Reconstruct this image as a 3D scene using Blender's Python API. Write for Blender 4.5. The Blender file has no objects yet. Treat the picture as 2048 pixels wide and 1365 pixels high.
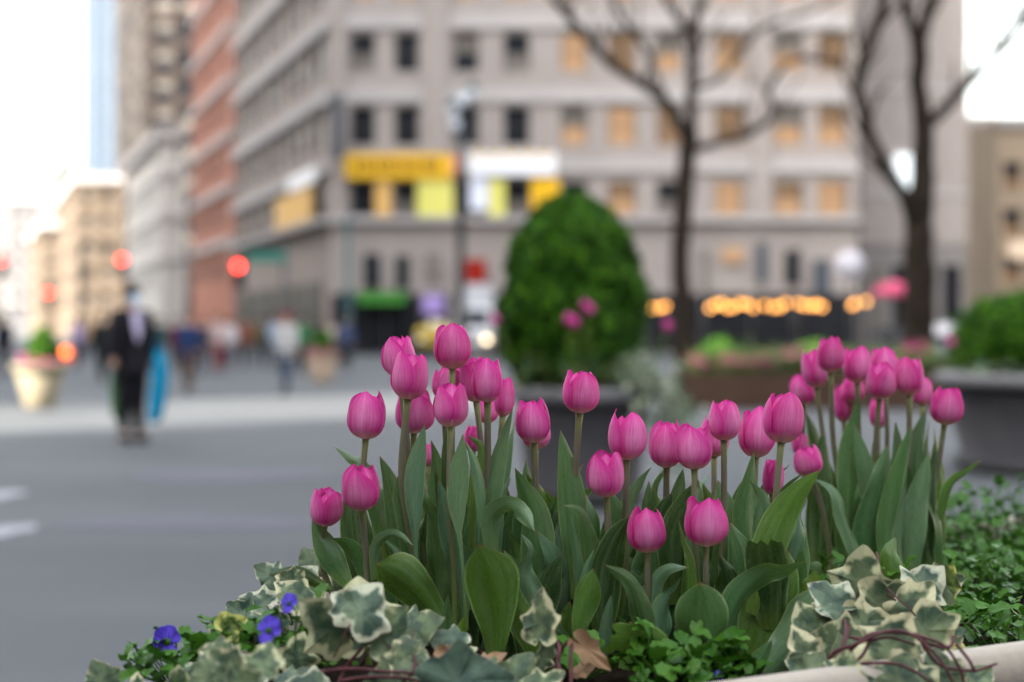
import bpy, math, random
import numpy as np
from mathutils import Vector, Matrix, noise

R = math.radians
scene = bpy.context.scene
COL = scene.collection

# ------------------------------------------------------------------ camera
F, CH, HY = 2844.44, 1.30, 660.0          # focal length in photo pixels, eye height, horizon row
FOCUS = 1.90
cam_d = bpy.data.cameras.new('camera')
cam_d.sensor_width = 36.0
cam_d.lens = 50.0
cam_d.shift_y = -(682.5 - HY) / 2048.0
cam_d.clip_start, cam_d.clip_end = 0.05, 4000.0
cam_d.dof.use_dof = True
cam_d.dof.focus_distance = FOCUS
cam_d.dof.aperture_fstop = 2.0
cam_d.dof.aperture_blades = 0
cam = bpy.data.objects.new('camera', cam_d)
COL.objects.link(cam)
cam.location = (0, 0, CH)
cam.rotation_euler = (R(90), 0, 0)
scene.camera = cam

# ------------------------------------------------------------------ sky, sun, exposure
SUN_AZ = Vector((-0.80, -0.60, 0))         # horizontal direction towards the sun
SUN_EL = R(32)
world = bpy.data.worlds.new('World')
scene.world = world
world.use_nodes = True
wn = world.node_tree
wn.nodes.clear()
sky = wn.nodes.new('ShaderNodeTexSky')
sky.sky_type = 'NISHITA'
sky.sun_disc = False
sky.sun_elevation = SUN_EL
sky.sun_rotation = math.atan2(SUN_AZ.x, SUN_AZ.y)
sky.air_density, sky.dust_density, sky.ozone_density = 1.6, 5.0, 0.3
bg = wn.nodes.new('ShaderNodeBackground')
bg.inputs['Strength'].default_value = 0.15
wo = wn.nodes.new('ShaderNodeOutputWorld')
veil = wn.nodes.new('ShaderNodeHueSaturation')      # thin bright cloud veil over the whole sky
veil.inputs['Saturation'].default_value = 0.42
wn.links.new(sky.outputs[0], veil.inputs['Color'])
wn.links.new(veil.outputs[0], bg.inputs[0])
wn.links.new(bg.outputs[0], wo.inputs[0])
sd = bpy.data.lights.new('sun', 'SUN')
sd.energy = 3.6
sd.angle = R(0.5)
sd.color = (1.0, 0.91, 0.80)
sun = bpy.data.objects.new('sun', sd)
COL.objects.link(sun)
sun_dir = Vector((SUN_AZ.x * math.cos(SUN_EL), SUN_AZ.y * math.cos(SUN_EL), math.sin(SUN_EL)))
sun.rotation_euler = sun_dir.to_track_quat('Z', 'Y').to_euler()
scene.view_settings.view_transform = 'Standard'
scene.view_settings.look = 'None'
scene.view_settings.gamma = 1.0
scene.view_settings.exposure = 2.62
scene.render.engine = 'CYCLES'
scene.cycles.use_denoising = True
scene.cycles.max_bounces = 8
scene.cycles.sample_clamp_indirect = 8.0


def P(px, py, d):
    """world point seen at photo pixel (px, py) at distance d in front of the camera"""
    return Vector(((px - 1024.0) / F * d, d, CH - (py - HY) / F * d))


# ------------------------------------------------------------------ materials
def nodes_of(name):
    m = bpy.data.materials.new(name)
    m.use_nodes = True
    nt = m.node_tree
    b = nt.nodes['Principled BSDF']
    return m, nt, b


class N:
    """small wrapper for wiring shader nodes"""
    def __init__(self, nt):
        self.nt = nt

    def new(self, t, **kw):
        n = self.nt.nodes.new(t)
        for k, v in kw.items():
            setattr(n, k, v)
        return n

    def link(self, a, b):
        self.nt.links.new(a, b)

    def put(self, sock, v):
        if isinstance(v, bpy.types.NodeSocket):
            self.link(v, sock)
        elif isinstance(v, (tuple, list)) and len(v) == 3 and sock.type == 'RGBA':
            sock.default_value = (*v, 1)
        else:
            sock.default_value = v

    def math(self, op, a, b=0.0, c=0.0, clamp=False):
        n = self.new('ShaderNodeMath', operation=op, use_clamp=clamp)
        self.put(n.inputs[0], a); self.put(n.inputs[1], b); self.put(n.inputs[2], c)
        return n.outputs[0]

    def mix(self, f, a, b, blend='MIX'):
        n = self.new('ShaderNodeMix', data_type='RGBA', blend_type=blend)
        self.put(n.inputs[0], f); self.put(n.inputs[6], a); self.put(n.inputs[7], b)
        return n.outputs[2]

    def noise(self, vec, scale=5.0, detail=3.0, rough=0.55, dist=0.0):
        n = self.new('ShaderNodeTexNoise')
        if vec is not None:
            self.link(vec, n.inputs['Vector'])
        n.inputs['Scale'].default_value = scale
        n.inputs['Detail'].default_value = detail
        n.inputs['Roughness'].default_value = rough
        n.inputs['Distortion'].default_value = dist
        return n.outputs[0]

    def ramp(self, f, *stops):
        n = self.new('ShaderNodeValToRGB')
        el = n.color_ramp.elements
        while len(el) < len(stops):
            el.new(0.5)
        for e, (p, c) in zip(el, stops):
            e.position = p
            e.color = (*c, 1) if isinstance(c, (tuple, list)) else (c, c, c, 1)
        self.link(f, n.inputs[0])
        return n.outputs[0]

    def combine(self, x, y, z):
        n = self.new('ShaderNodeCombineXYZ')
        self.put(n.inputs[0], x); self.put(n.inputs[1], y); self.put(n.inputs[2], z)
        return n.outputs[0]

    def uv(self):
        n = self.new('ShaderNodeUVMap')
        s = self.new('ShaderNodeSeparateXYZ')
        self.link(n.outputs[0], s.inputs[0])
        return s.outputs[0], s.outputs[1]

    def coord(self, which='Object'):
        return self.new('ShaderNodeTexCoord').outputs[which]

    def rand(self):
        return self.new('ShaderNodeObjectInfo').outputs['Random']

    def bump(self, h, strength, dist, bsdf):
        n = self.new('ShaderNodeBump')
        n.inputs['Strength'].default_value = strength
        n.inputs['Distance'].default_value = dist
        self.link(h, n.inputs['Height'])
        self.link(n.outputs[0], bsdf.inputs['Normal'])


def plain(name, c, rough=0.6, var=0.25, scale=6.0, bump=0.0, bdist=0.02, metal=0.0, spec=None, world_space=False):
    """a surface with uneven colour and roughness"""
    m, nt, b = nodes_of(name)
    n = N(nt)
    vec = n.new('ShaderNodeNewGeometry').outputs['Position'] if world_space else n.coord('Object')
    f = n.noise(vec, scale, 5.0, 0.6)
    g = n.noise(vec, scale * 7.3, 3.0, 0.6)
    f2 = n.math('MULTIPLY_ADD', g, 0.35, n.math('MULTIPLY', f, 0.65))
    lo = tuple(x * (1 - var) for x in c)
    hi = tuple(min(1, x * (1 + var)) for x in c)
    n.put(b.inputs['Base Color'], n.ramp(f2, (0.30, lo), (0.70, hi)))
    n.put(b.inputs['Roughness'], n.math('MULTIPLY_ADD', g, 0.25, rough - 0.12, clamp=True))
    b.inputs['Metallic'].default_value = metal
    b.inputs['Specular IOR Level'].default_value = (0.10 if rough >= 0.55 else 0.3) if spec is None else spec   # matt things hardly shine
    if bump:
        n.bump(g, bump, bdist, b)
    return m


def glow(name, c, s):
    m, nt, b = nodes_of(name)
    b.inputs['Base Color'].default_value = (*[x * 0.2 for x in c], 1)
    b.inputs['Specular IOR Level'].default_value = 0.1
    b.inputs['Emission Color'].default_value = (*c, 1)
    b.inputs['Emission Strength'].default_value = s
    m.cycles.emission_sampling = 'NONE'
    return m


def thin(n, b, color, amount):
    """let light through a leaf or petal"""
    t = n.new('ShaderNodeBsdfTranslucent')
    n.put(t.inputs[0], color)
    x = n.new('ShaderNodeMixShader')
    x.inputs[0].default_value = amount
    out = n.nt.nodes['Material Output']
    n.link(b.outputs[0], x.inputs[1]); n.link(t.outputs[0], x.inputs[2]); n.link(x.outputs[0], out.inputs[0])


def petal_material():
    m, nt, b = nodes_of('tulip_petal')
    n = N(nt)
    u, v = n.uv()
    r = n.rand()
    r50 = n.math('MULTIPLY', r, 50.0)
    vec = n.combine(n.math('MULTIPLY_ADD', u, 16.0, r50), n.math('MULTIPLY', v, 1.1), r50)
    st = n.noise(vec, 1.6, 5.0, 0.65)
    fine = n.noise(n.combine(n.math('MULTIPLY', u, 70.0), n.math('MULTIPLY', v, 2.5), r50), 1.2, 3.0, 0.6)
    cen = n.math('SUBTRACT', 1.0, n.math('ABSOLUTE', n.math('MULTIPLY_ADD', u, 2.0, -1.0)))   # 1 at midrib, 0 at edge
    midv = n.ramp(v, (0.05, 0.9), (0.5, 1.0), (0.85, 0.45), (1.0, 0.1))
    f = n.math('MULTIPLY_ADD', n.math('MULTIPLY_ADD', st, 1.75, -0.16), n.math('MULTIPLY', n.math('POWER', cen, 0.8), midv), n.math('MULTIPLY_ADD', fine, 0.30, -0.16), clamp=True)
    col = n.mix(f, (0.66, 0.012, 0.31), (0.99, 0.46, 0.80))
    rib = n.ramp(cen, (0.90, 0.0), (1.0, 1.0))
    col = n.mix(n.math('MULTIPLY', rib, 0.35), col, (0.92, 0.36, 0.60))
    col = n.mix(n.math('MULTIPLY', n.math('POWER', r, 2.0), 0.45), col, (0.46, 0.020, 0.17))
    vb = n.math('MULTIPLY_ADD', st, -0.08, n.math('ADD', v, 0.04))
    basef = n.ramp(vb, (0.02, 1.0), (0.19, 0.0))
    col = n.mix(n.math('MULTIPLY', basef, 0.85), col, (0.78, 0.70, 0.46))
    col = n.mix(n.ramp(cen, (0.0, 0.5), (0.07, 0.0)), col, (0.90, 0.25, 0.55))
    n.put(b.inputs['Base Color'], col)
    b.inputs['Roughness'].default_value = 0.42
    b.inputs['Specular IOR Level'].default_value = 0.18
    b.inputs['Sheen Weight'].default_value = 0.1
    b.inputs['Sheen Roughness'].default_value = 0.4
    n.bump(n.math('MULTIPLY_ADD', fine, 0.6, st), 0.25, 0.0006, b)
    thin(n, b, col, 0.38)
    return m


def leaf_material():
    m, nt, b = nodes_of('tulip_leaf')
    n = N(nt)
    u, v = n.uv()
    info = n.new('ShaderNodeObjectInfo')
    r50 = n.math('MULTIPLY', info.outputs['Random'], 50.0)
    veins = n.noise(n.combine(n.math('MULTIPLY', u, 30.0), n.math('MULTIPLY_ADD', v, 1.3, r50), r50), 1.0, 4.0, 0.65)
    broad = n.noise(n.combine(n.math('MULTIPLY', u, 9.0), n.math('MULTIPLY_ADD', v, 1.5, r50), r50), 1.0, 4.0, 0.6)
    blot = n.noise(n.combine(n.math('MULTIPLY', u, 6.0), n.math('MULTIPLY', v, 9.0), r50), 1.2, 5.0, 0.65)
    base = info.outputs['Color']
    col = n.mix(n.ramp(veins, (0.3, 0.0), (0.70, 0.85)), base, (0.55, 0.62, 0.50), 'MULTIPLY')
    col = n.mix(n.ramp(broad, (0.42, 0.0), (0.70, 0.55)), col, (0.14, 0.205, 0.10))
    col = n.mix(n.ramp(blot, (0.50, 0.0), (0.72, 0.35)), col, (0.022, 0.050, 0.012))
    edge = n.math('ABSOLUTE', n.math('MULTIPLY_ADD', u, 2.0, -1.0))
    col = n.mix(n.ramp(edge, (0.90, 0.0), (0.985, 0.65)), col, (0.24, 0.34, 0.13))
    tip = n.ramp(v, (0.96, 0.0), (1.0, 0.9))
    col = n.mix(tip, col, (0.22, 0.10, 0.04))
    bas = n.ramp(v, (0.0, 0.6), (0.3, 0.0))
    col = n.mix(bas, col, (0.14, 0.22, 0.04))
    n.put(b.inputs['Base Color'], col)
    n.put(b.inputs['Roughness'], n.math('MULTIPLY_ADD', blot, 0.30, 0.14))
    b.inputs['Specular IOR Level'].default_value = 0.38
    b.inputs['Sheen Weight'].default_value = 0.0
    b.inputs['Sheen Tint'].default_value = (0.9, 1.0, 0.95, 1)
    n.bump(n.math('MULTIPLY_ADD', broad, 1.5, veins), 0.35, 0.0008, b)
    thin(n, b, n.mix(0.5, col, (0.20, 0.34, 0.03)), 0.16)
    return m


def stem_material():
    m, nt, b = nodes_of('tulip_stem')
    n = N(nt)
    u, v = n.uv()
    f = n.noise(n.combine(n.math('MULTIPLY', u, 8.0), n.math('MULTIPLY', v, 5.0), n.rand()), 2.0, 4.0, 0.6)
    v2 = n.math('MULTIPLY_ADD', f, 0.35, n.math('ADD', v, -0.17))
    col = n.ramp(v2, (0.0, (0.11, 0.18, 0.03)), (0.45, (0.115, 0.135, 0.06)), (0.85, (0.135, 0.125, 0.09)), (1.0, (0.17, 0.20, 0.07)))
    n.put(b.inputs['Base Color'], col)
    b.inputs['Roughness'].default_value = 0.45
    b.inputs['Specular IOR Level'].default_value = 0.2
    return m


def ivy_material():
    m, nt, b = nodes_of('variegated_ivy')
    n = N(nt)
    s, a = n.uv()                                   # s: 0 at the leaf's middle, 1 at its edge
    info = n.new('ShaderNodeObjectInfo')
    r = info.outputs['Random']
    r40 = n.math('MULTIPLY', r, 40.0)
    ob = n.new('ShaderNodeVectorMath', operation='ADD')
    n.link(n.coord('Object'), ob.inputs[0])
    n.link(n.combine(r40, r40, r40), ob.inputs[1])
    f1 = n.noise(ob.outputs[0], 3.2, 2.5, 0.5)
    f2 = n.noise(ob.outputs[0], 2.6, 2.0, 0.5, 0.4)
    k = n.math('ADD', s, n.math('MULTIPLY_ADD', f1, 1.3, -0.65))
    col = n.mix(n.ramp(f2, (0.38, 0.0), (0.64, 1.0)), (0.045, 0.080, 0.055), (0.13, 0.175, 0.10))
    col = n.mix(n.ramp(f1, (0.52, 0.0), (0.66, 0.7)), col, (0.20, 0.26, 0.15))
    thr = n.math('MULTIPLY_ADD', r, 0.45, 0.03)
    cream = n.ramp(n.math('SUBTRACT', k, thr), (0.60, 0.0), (0.70, 0.55), (0.80, 1.0))
    col = n.mix(cream, col, (0.56, 0.55, 0.37))
    sep = n.new('ShaderNodeSeparateXYZ')
    n.link(n.coord('Object'), sep.inputs[0])
    vein = n.math('ABSOLUTE', n.math('SINE', n.math('MULTIPLY', a, 31.4159)))
    veinf = n.ramp(vein, (0.0, 0.5), (0.10, 0.0))
    col = n.mix(veinf, col, (0.24, 0.29, 0.19))
    geo = n.new('ShaderNodeNewGeometry')
    back = n.mix(cream, (0.125, 0.16, 0.07), (0.44, 0.46, 0.28))
    col = n.mix(n.math('MULTIPLY', geo.outputs['Backfacing'], 0.9), col, back)
    edge = n.ramp(s, (0.965, 0.0), (1.0, 0.5))
    col = n.mix(edge, col, (0.48, 0.36, 0.28))
    col = n.mix(1.0, col, info.outputs['Color'], 'MULTIPLY')
    n.put(b.inputs['Base Color'], col)
    n.put(b.inputs['Roughness'], n.math('MULTIPLY_ADD', f2, 0.3, 0.30))
    b.inputs['Specular IOR Level'].default_value = 0.2
    n.bump(n.math('MULTIPLY_ADD', n.math('SUBTRACT', 1.0, veinf), 0.6, f1), 0.3, 0.002, b)
    thin(n, b, col, 0.15)
    return m


def small_leaf_material(name, c0, c1, rough=0.4):
    m, nt, b = nodes_of(name)
    n = N(nt)
    r = n.rand()
    f = n.noise(n.coord('Object'), 3.0, 4.0, 0.6)
    col = n.mix(n.math('MULTIPLY_ADD', f, 0.5, n.math('MULTIPLY', r, 0.6), clamp=True), c0, c1)
    n.put(b.inputs['Base Color'], col)
    b.inputs['Roughness'].default_value = rough
    b.inputs['Specular IOR Level'].default_value = 0.2
    thin(n, b, col, 0.2)
    return m


def crown_material(name, c0, c1, c2):
    """foliage whose single leaves differ in colour"""
    m, nt, b = nodes_of(name)
    n = N(nt)
    r = n.new('ShaderNodeNewGeometry').outputs['Random Per Island']
    col = n.ramp(r, (0.0, c0), (0.55, c1), (1.0, c2))
    n.put(b.inputs['Base Color'], col)
    b.inputs['Roughness'].default_value = 0.75
    b.inputs['Specular IOR Level'].default_value = 0.15
    thin(n, b, col, 0.2)
    return m


def asphalt_material():
    m, nt, b = nodes_of('plaza_asphalt')
    n = N(nt)
    p = n.new('ShaderNodeNewGeometry').outputs['Position']
    st = n.new('ShaderNodeMapping'); n.link(p, st.inputs[0]); st.inputs['Scale'].default_value = (0.25, 1.0, 1.0)
    big = n.noise(st.outputs[0], 0.7, 4.0, 0.6)
    mid = n.noise(p, 1.3, 5.0, 0.6)
    fine = n.noise(p, 60.0, 3.0, 0.7)
    f = n.math('MULTIPLY_ADD', fine, 0.35, n.math('MULTIPLY_ADD', mid, 0.25, n.math('MULTIPLY', big, 0.4)))
    col = n.ramp(f, (0.33, (0.058, 0.064, 0.069)), (0.50, (0.080, 0.087, 0.093)), (0.68, (0.114, 0.120, 0.124)))
    n.put(b.inputs['Base Color'], col)
    n.put(b.inputs['Roughness'], n.math('MULTIPLY_ADD', mid, 0.3, 0.6))
    b.inputs['Specular IOR Level'].default_value = 0.2
    n.bump(fine, 0.4, 0.01, b)
    return m


M = {}
M['petal'] = petal_material()
M['leaf'] = leaf_material()
M['stem'] = stem_material()
M['ivy'] = ivy_material()
M['asphalt'] = asphalt_material()
M['viola_leaf'] = small_leaf_material('viola_leaf', (0.016, 0.075, 0.006), (0.075, 0.20, 0.018), 0.40)
M['viola_petal'] = small_leaf_material('viola_petal', (0.045, 0.025, 0.40), (0.12, 0.075, 0.62), 0.5)
M['vine'] = plain('ivy_vine', (0.085, 0.025, 0.030), 0.5, 0.55, 60, 0.5, 0.002)
M['dry'] = plain('dry_leaf', (0.34, 0.22, 0.13), 0.7, 0.4, 40, 0.4, 0.003)
M['soil'] = plain('soil', (0.035, 0.024, 0.017), 0.95, 0.6, 40, 1.0, 0.02)
M['cream_stone'] = plain('cast_stone', (0.40, 0.365, 0.31), 0.6, 0.12, 9, 0.3, 0.004)
M['dark_stone'] = plain('grey_stone', (0.055, 0.055, 0.062), 0.6, 0.2, 4, 0.3, 0.01)
M['rim_stone'] = plain('grey_rim_stone', (0.19, 0.19, 0.20), 0.55, 0.15, 4, 0.3, 0.01)
M['bark'] = plain('bark', (0.018, 0.014, 0.011), 0.9, 0.45, 9, 0.8, 0.03)
M['lime'] = plain('limestone', (0.285, 0.256, 0.243), 0.8, 0.12, 0.35, world_space=True)
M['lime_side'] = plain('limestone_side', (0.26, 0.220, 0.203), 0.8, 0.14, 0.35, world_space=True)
M['ledge'] = plain('pale_ledge', (0.36, 0.345, 0.345), 0.75, 0.1, 0.5, world_space=True)
M['grey_far'] = plain('pale_far_stone', (0.11, 0.11, 0.115), 0.8, 0.15, 0.2, world_space=True)
M['tan_light'] = plain('pale_tan_stone', (0.34, 0.27, 0.20), 0.8, 0.15, 0.3, world_space=True)
M['granite'] = plain('granite', (0.20, 0.19, 0.19), 0.7, 0.15, 0.6, world_space=True)
M['brick'] = plain('red_brick', (0.33, 0.15, 0.11), 0.8, 0.2, 0.3, world_space=True)
M['tan'] = plain('tan_stone', (0.105, 0.083, 0.063), 0.8, 0.15, 0.2, world_space=True)
M['white_stone'] = plain('white_stone', (0.40, 0.385, 0.37), 0.8, 0.1, 0.3, world_space=True)
M['dark_tower'] = plain('weathered_tower_stone', (0.036, 0.029, 0.026), 0.7, 0.25, 0.2, world_space=True)
M['blue_glass'] = plain('blue_curtain_wall', (0.085, 0.115, 0.155), 0.6, 0.1, 0.1, world_space=True, spec=0.2)
M['glass'] = plain('window_glass', (0.014, 0.017, 0.022), 0.15, 0.4, 0.6, spec=0.12)
M['shade'] = plain('window_blind', (0.16, 0.145, 0.13), 0.7, 0.3, 0.8)
M['frame'] = plain('window_frame', (0.05, 0.048, 0.047), 0.5, 0.2, 2)
M['metal'] = plain('dark_metal', (0.035, 0.04, 0.045), 0.4, 0.3, 3, metal=0.6)
M['teal_metal'] = plain('green_metal', (0.03, 0.07, 0.075), 0.45, 0.3, 3)
M['yellow'] = plain('yellow_banner', (0.72, 0.42, 0.02), 0.6, 0.1, 1)
M['pale_yellow'] = plain('pale_yellow_panel', (0.62, 0.60, 0.16), 0.6, 0.1, 1)
M['white'] = plain('white_paint', (0.74, 0.75, 0.78), 0.5, 0.06, 2)
M['ink'] = plain('dark_ink', (0.12, 0.06, 0.02), 0.6, 0.2, 1)
M['lit'] = glow('lit_window', (0.66, 0.40, 0.22), 0.115)
M['lit_dim'] = glow('dimly_lit_window', (0.42, 0.26, 0.15), 0.085)
M['bulb'] = glow('warm_bulb', (1.0, 0.43, 0.10), 1.25)
M['red_lamp'] = glow('red_signal', (1.0, 0.035, 0.025), 2.8)
M['orange_lamp'] = glow('orange_beacon', (1.0, 0.16, 0.02), 2.0)
M['head_lamp'] = glow('headlamp', (1.0, 0.78, 0.45), 1.3)
M['rubber'] = plain('rubber', (0.02, 0.02, 0.02), 0.8)
M['skin'] = plain('skin', (0.36, 0.22, 0.16), 0.5, 0.1, 8)


def cloth(name, c):
    if name not in M:
        M[name] = plain(name, c, 0.85, 0.2, 14)
    return M[name]


# ------------------------------------------------------------------ mesh helpers
def tag(o, label=None, cat=None, group=None, kind=None):
    if label: o['label'] = label
    if cat: o['category'] = cat
    if group: o['group'] = group
    if kind: o['kind'] = kind
    return o


def empty(name, loc=(0, 0, 0), rz=0.0, label=None, cat=None, group=None):
    o = bpy.data.objects.new(name, None)
    o.empty_display_size = 0.05
    COL.objects.link(o)
    o.location = loc
    o.rotation_euler = (0, 0, rz)
    return tag(o, label, cat, group)


def make_mesh(name, verts, faces, mats, uvs=None, smooth=True, midx=None):
    me = bpy.data.meshes.new(name)
    me.from_pydata([tuple(v) for v in verts], [], faces)
    for m in (mats if isinstance(mats, (list, tuple)) else [mats]):
        me.materials.append(m)
    if uvs is not None:
        lay = me.uv_layers.new(name='UVMap')
        li = np.empty(len(me.loops), dtype=np.int32)
        me.loops.foreach_get('vertex_index', li)
        lay.data.foreach_set('uv', np.asarray(uvs, dtype=np.float32)[li].ravel())
    if midx is not None:
        me.polygons.foreach_set('material_index', midx)
    if smooth:
        me.polygons.foreach_set('use_smooth', [True] * len(me.polygons))
    me.update()
    return me


def obj(name, me, parent=None, loc=None):
    o = bpy.data.objects.new(name, me)
    COL.objects.link(o)
    if parent is not None:
        o.parent = parent
    if loc is not None:
        o.location = loc
    return o


class MB:
    """collects boxes, tubes and rings into one mesh"""
    def __init__(self):
        self.v, self.f, self.m, self.sm = [], [], [], []

    def add(self, verts, faces, mi=0, smooth=False):
        k = len(self.v)
        self.v += [tuple(x) for x in verts]
        self.f += [tuple(i + k for i in f) for f in faces]
        self.m += [mi] * len(faces)
        self.sm += [smooth] * len(faces)

    def box(self, lo, hi, mi=0, taper=1.0):
        x0, y0, z0 = lo; x1, y1, z1 = hi
        cx, cy = (x0 + x1) / 2, (y0 + y1) / 2
        t = lambda x, y: (cx + (x - cx) * taper, cy + (y - cy) * taper)
        v = [(x0, y0, z0), (x1, y0, z0), (x1, y1, z0), (x0, y1, z0)] + [(*t(x, y), z1) for x, y in ((x0, y0), (x1, y0), (x1, y1), (x0, y1))]
        self.add(v, [(0, 3, 2, 1), (4, 5, 6, 7), (0, 1, 5, 4), (1, 2, 6, 5), (2, 3, 7, 6), (3, 0, 4, 7)], mi)

    def obox(self, c, u, n, su, sn, sz, mi=0):
        """box centred at c with half sizes along unit vectors u, n and z"""
        c, u, n = Vector(c), Vector(u), Vector(n)
        z = Vector((0, 0, 1))
        v = [c + u * (a * su) + n * (b * sn) + z * (e * sz) for e in (-1, 1) for a, b in ((-1, -1), (1, -1), (1, 1), (-1, 1))]
        self.add(v, [(0, 3, 2, 1), (4, 5, 6, 7), (0, 1, 5, 4), (1, 2, 6, 5), (2, 3, 7, 6), (3, 0, 4, 7)], mi)

    def tube(self, pts, rad, seg=8, mi=0):
        pts = [Vector(p) for p in pts]
        if not isinstance(rad, (list, tuple)):
            rad = [rad] * len(pts)
        ref = None
        rings = []
        for i, p in enumerate(pts):
            t = (pts[min(i + 1, len(pts) - 1)] - pts[max(i - 1, 0)]).normalized()
            if ref is None:
                ref = t.orthogonal().normalized()
            ref = (ref - t * ref.dot(t))
            ref = ref.normalized() if ref.length > 1e-6 else t.orthogonal().normalized()
            b = t.cross(ref)
            rings.append([p + (ref * math.cos(2 * math.pi * k / seg) + b * math.sin(2 * math.pi * k / seg)) * rad[i] for k in range(seg)])
        v = [x for r_ in rings for x in r_]
        f = [(i * seg + k, i * seg + (k + 1) % seg, (i + 1) * seg + (k + 1) % seg, (i + 1) * seg + k) for i in range(len(pts) - 1) for k in range(seg)]
        f += [tuple(range(seg))[::-1], tuple((len(pts) - 1) * seg + k for k in range(seg))]
        self.add(v, f, mi, True)

    def lathe(self, c, prof, seg=24, mi=0, sx=1.0, sy=1.0):
        """prof: (radius, z) from bottom to top"""
        c = Vector(c)
        v = [c + Vector((r_ * sx * math.cos(2 * math.pi * k / seg), r_ * sy * math.sin(2 * math.pi * k / seg), z)) for r_, z in prof for k in range(seg)]
        f = [(i * seg + k, i * seg + (k + 1) % seg, (i + 1) * seg + (k + 1) % seg, (i + 1) * seg + k) for i in range(len(prof) - 1) for k in range(seg)]
        f += [tuple(range(seg))[::-1], tuple((len(prof) - 1) * seg + k for k in range(seg))]
        self.add(v, f, mi, True)

    def ball(self, c, r_, seg=12, rings=8, mi=0):
        r_ = r_ if isinstance(r_, (tuple, list)) else (r_, r_, r_)
        prof = [(math.sin(math.pi * i / rings), -math.cos(math.pi * i / rings)) for i in range(rings + 1)]
        prof[0] = (0.02, -1); prof[-1] = (0.02, 1)
        c = Vector(c)
        v = [c + Vector((a * r_[0] * math.cos(2 * math.pi * k / seg), a * r_[1] * math.sin(2 * math.pi * k / seg), z * r_[2])) for a, z in prof for k in range(seg)]
        f = [(i * seg + k, i * seg + (k + 1) % seg, (i + 1) * seg + (k + 1) % seg, (i + 1) * seg + k) for i in range(rings) for k in range(seg)]
        f += [tuple(range(seg))[::-1], tuple(rings * seg + k for k in range(seg))]
        self.add(v, f, mi, True)

    def build(self, name, mats, parent=None, loc=None):
        me = make_mesh(name, self.v, self.f, mats, smooth=False, midx=self.m)
        me.polygons.foreach_set('use_smooth', self.sm)
        return obj(name, me, parent, loc)


def smooth_path(pts, n):
    """Catmull-Rom through pts, n samples; works on tuples of any length"""
    p = [np.array(q, dtype=float) for q in pts]
    p = [2 * p[0] - p[1]] + p + [2 * p[-1] - p[-2]]
    seg = len(p) - 3
    out = []
    for i in range(n):
        t = i / (n - 1) * seg
        k = min(int(t), seg - 1)
        t -= k
        a, b, c, d = p[k:k + 4]
        out.append(0.5 * ((2 * b) + (c - a) * t + (2 * a - 5 * b + 4 * c - d) * t * t + (3 * b - a - 3 * c + d) * t ** 3))
    return out


def lerp_table(tab, x):
    return float(np.interp(x, [a for a, _ in tab], [b for _, b in tab]))

# ================================================================== THE PLACE BEHIND THE FLOWERS
rng = random.Random(7)

# ---- ground
g = make_mesh('ground', [(-1500, -400, 0), (1500, -400, 0), (1500, 2500, 0), (-1500, 2500, 0)], [(0, 1, 2, 3)], M['asphalt'], smooth=False)
tag(obj('ground', g), kind='structure')


def paint_patch(cx, cy, rx, ry, mat, seed, name='painted_marking', z=0.004):
    """worn paint lying on the asphalt, ragged outline"""
    r_ = random.Random(seed)
    ph = [r_.uniform(0, 6.28) for _ in range(4)]
    v = [(cx, cy, z)]
    k = 28
    for i in range(k):
        a = 2 * math.pi * i / k
        s = 1 + 0.16 * math.sin(2 * a + ph[0]) + 0.12 * math.sin(3 * a + ph[1]) + 0.08 * math.sin(7 * a + ph[2])
        v.append((cx + rx * s * math.cos(a), cy + ry * s * math.sin(a), z))
    me = make_mesh(name, v, [(0, i, i % k + 1) for i in range(1, k + 1)], mat, smooth=False)
    return tag(obj(name, me), kind='structure')


M['worn_white'] = plain('worn_white_paint', (0.30, 0.31, 0.335), 0.7, 0.3, 3)
M['worn_violet'] = plain('worn_violet_paint', (0.112, 0.110, 0.132), 0.75, 0.1, 3)
paint_patch(-4.1, 11.1, 0.22, 0.38, M['worn_white'], 1)
paint_patch(-3.3, 9.15, 0.18, 0.30, M['worn_white'], 2)
paint_patch(-2.15, 9.6, 0.75, 0.42, M['worn_violet'], 3)
paint_patch(-2.55, 12.7, 0.8, 0.55, M['worn_violet'], 4)

Z = Vector((0, 0, 1))


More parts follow.
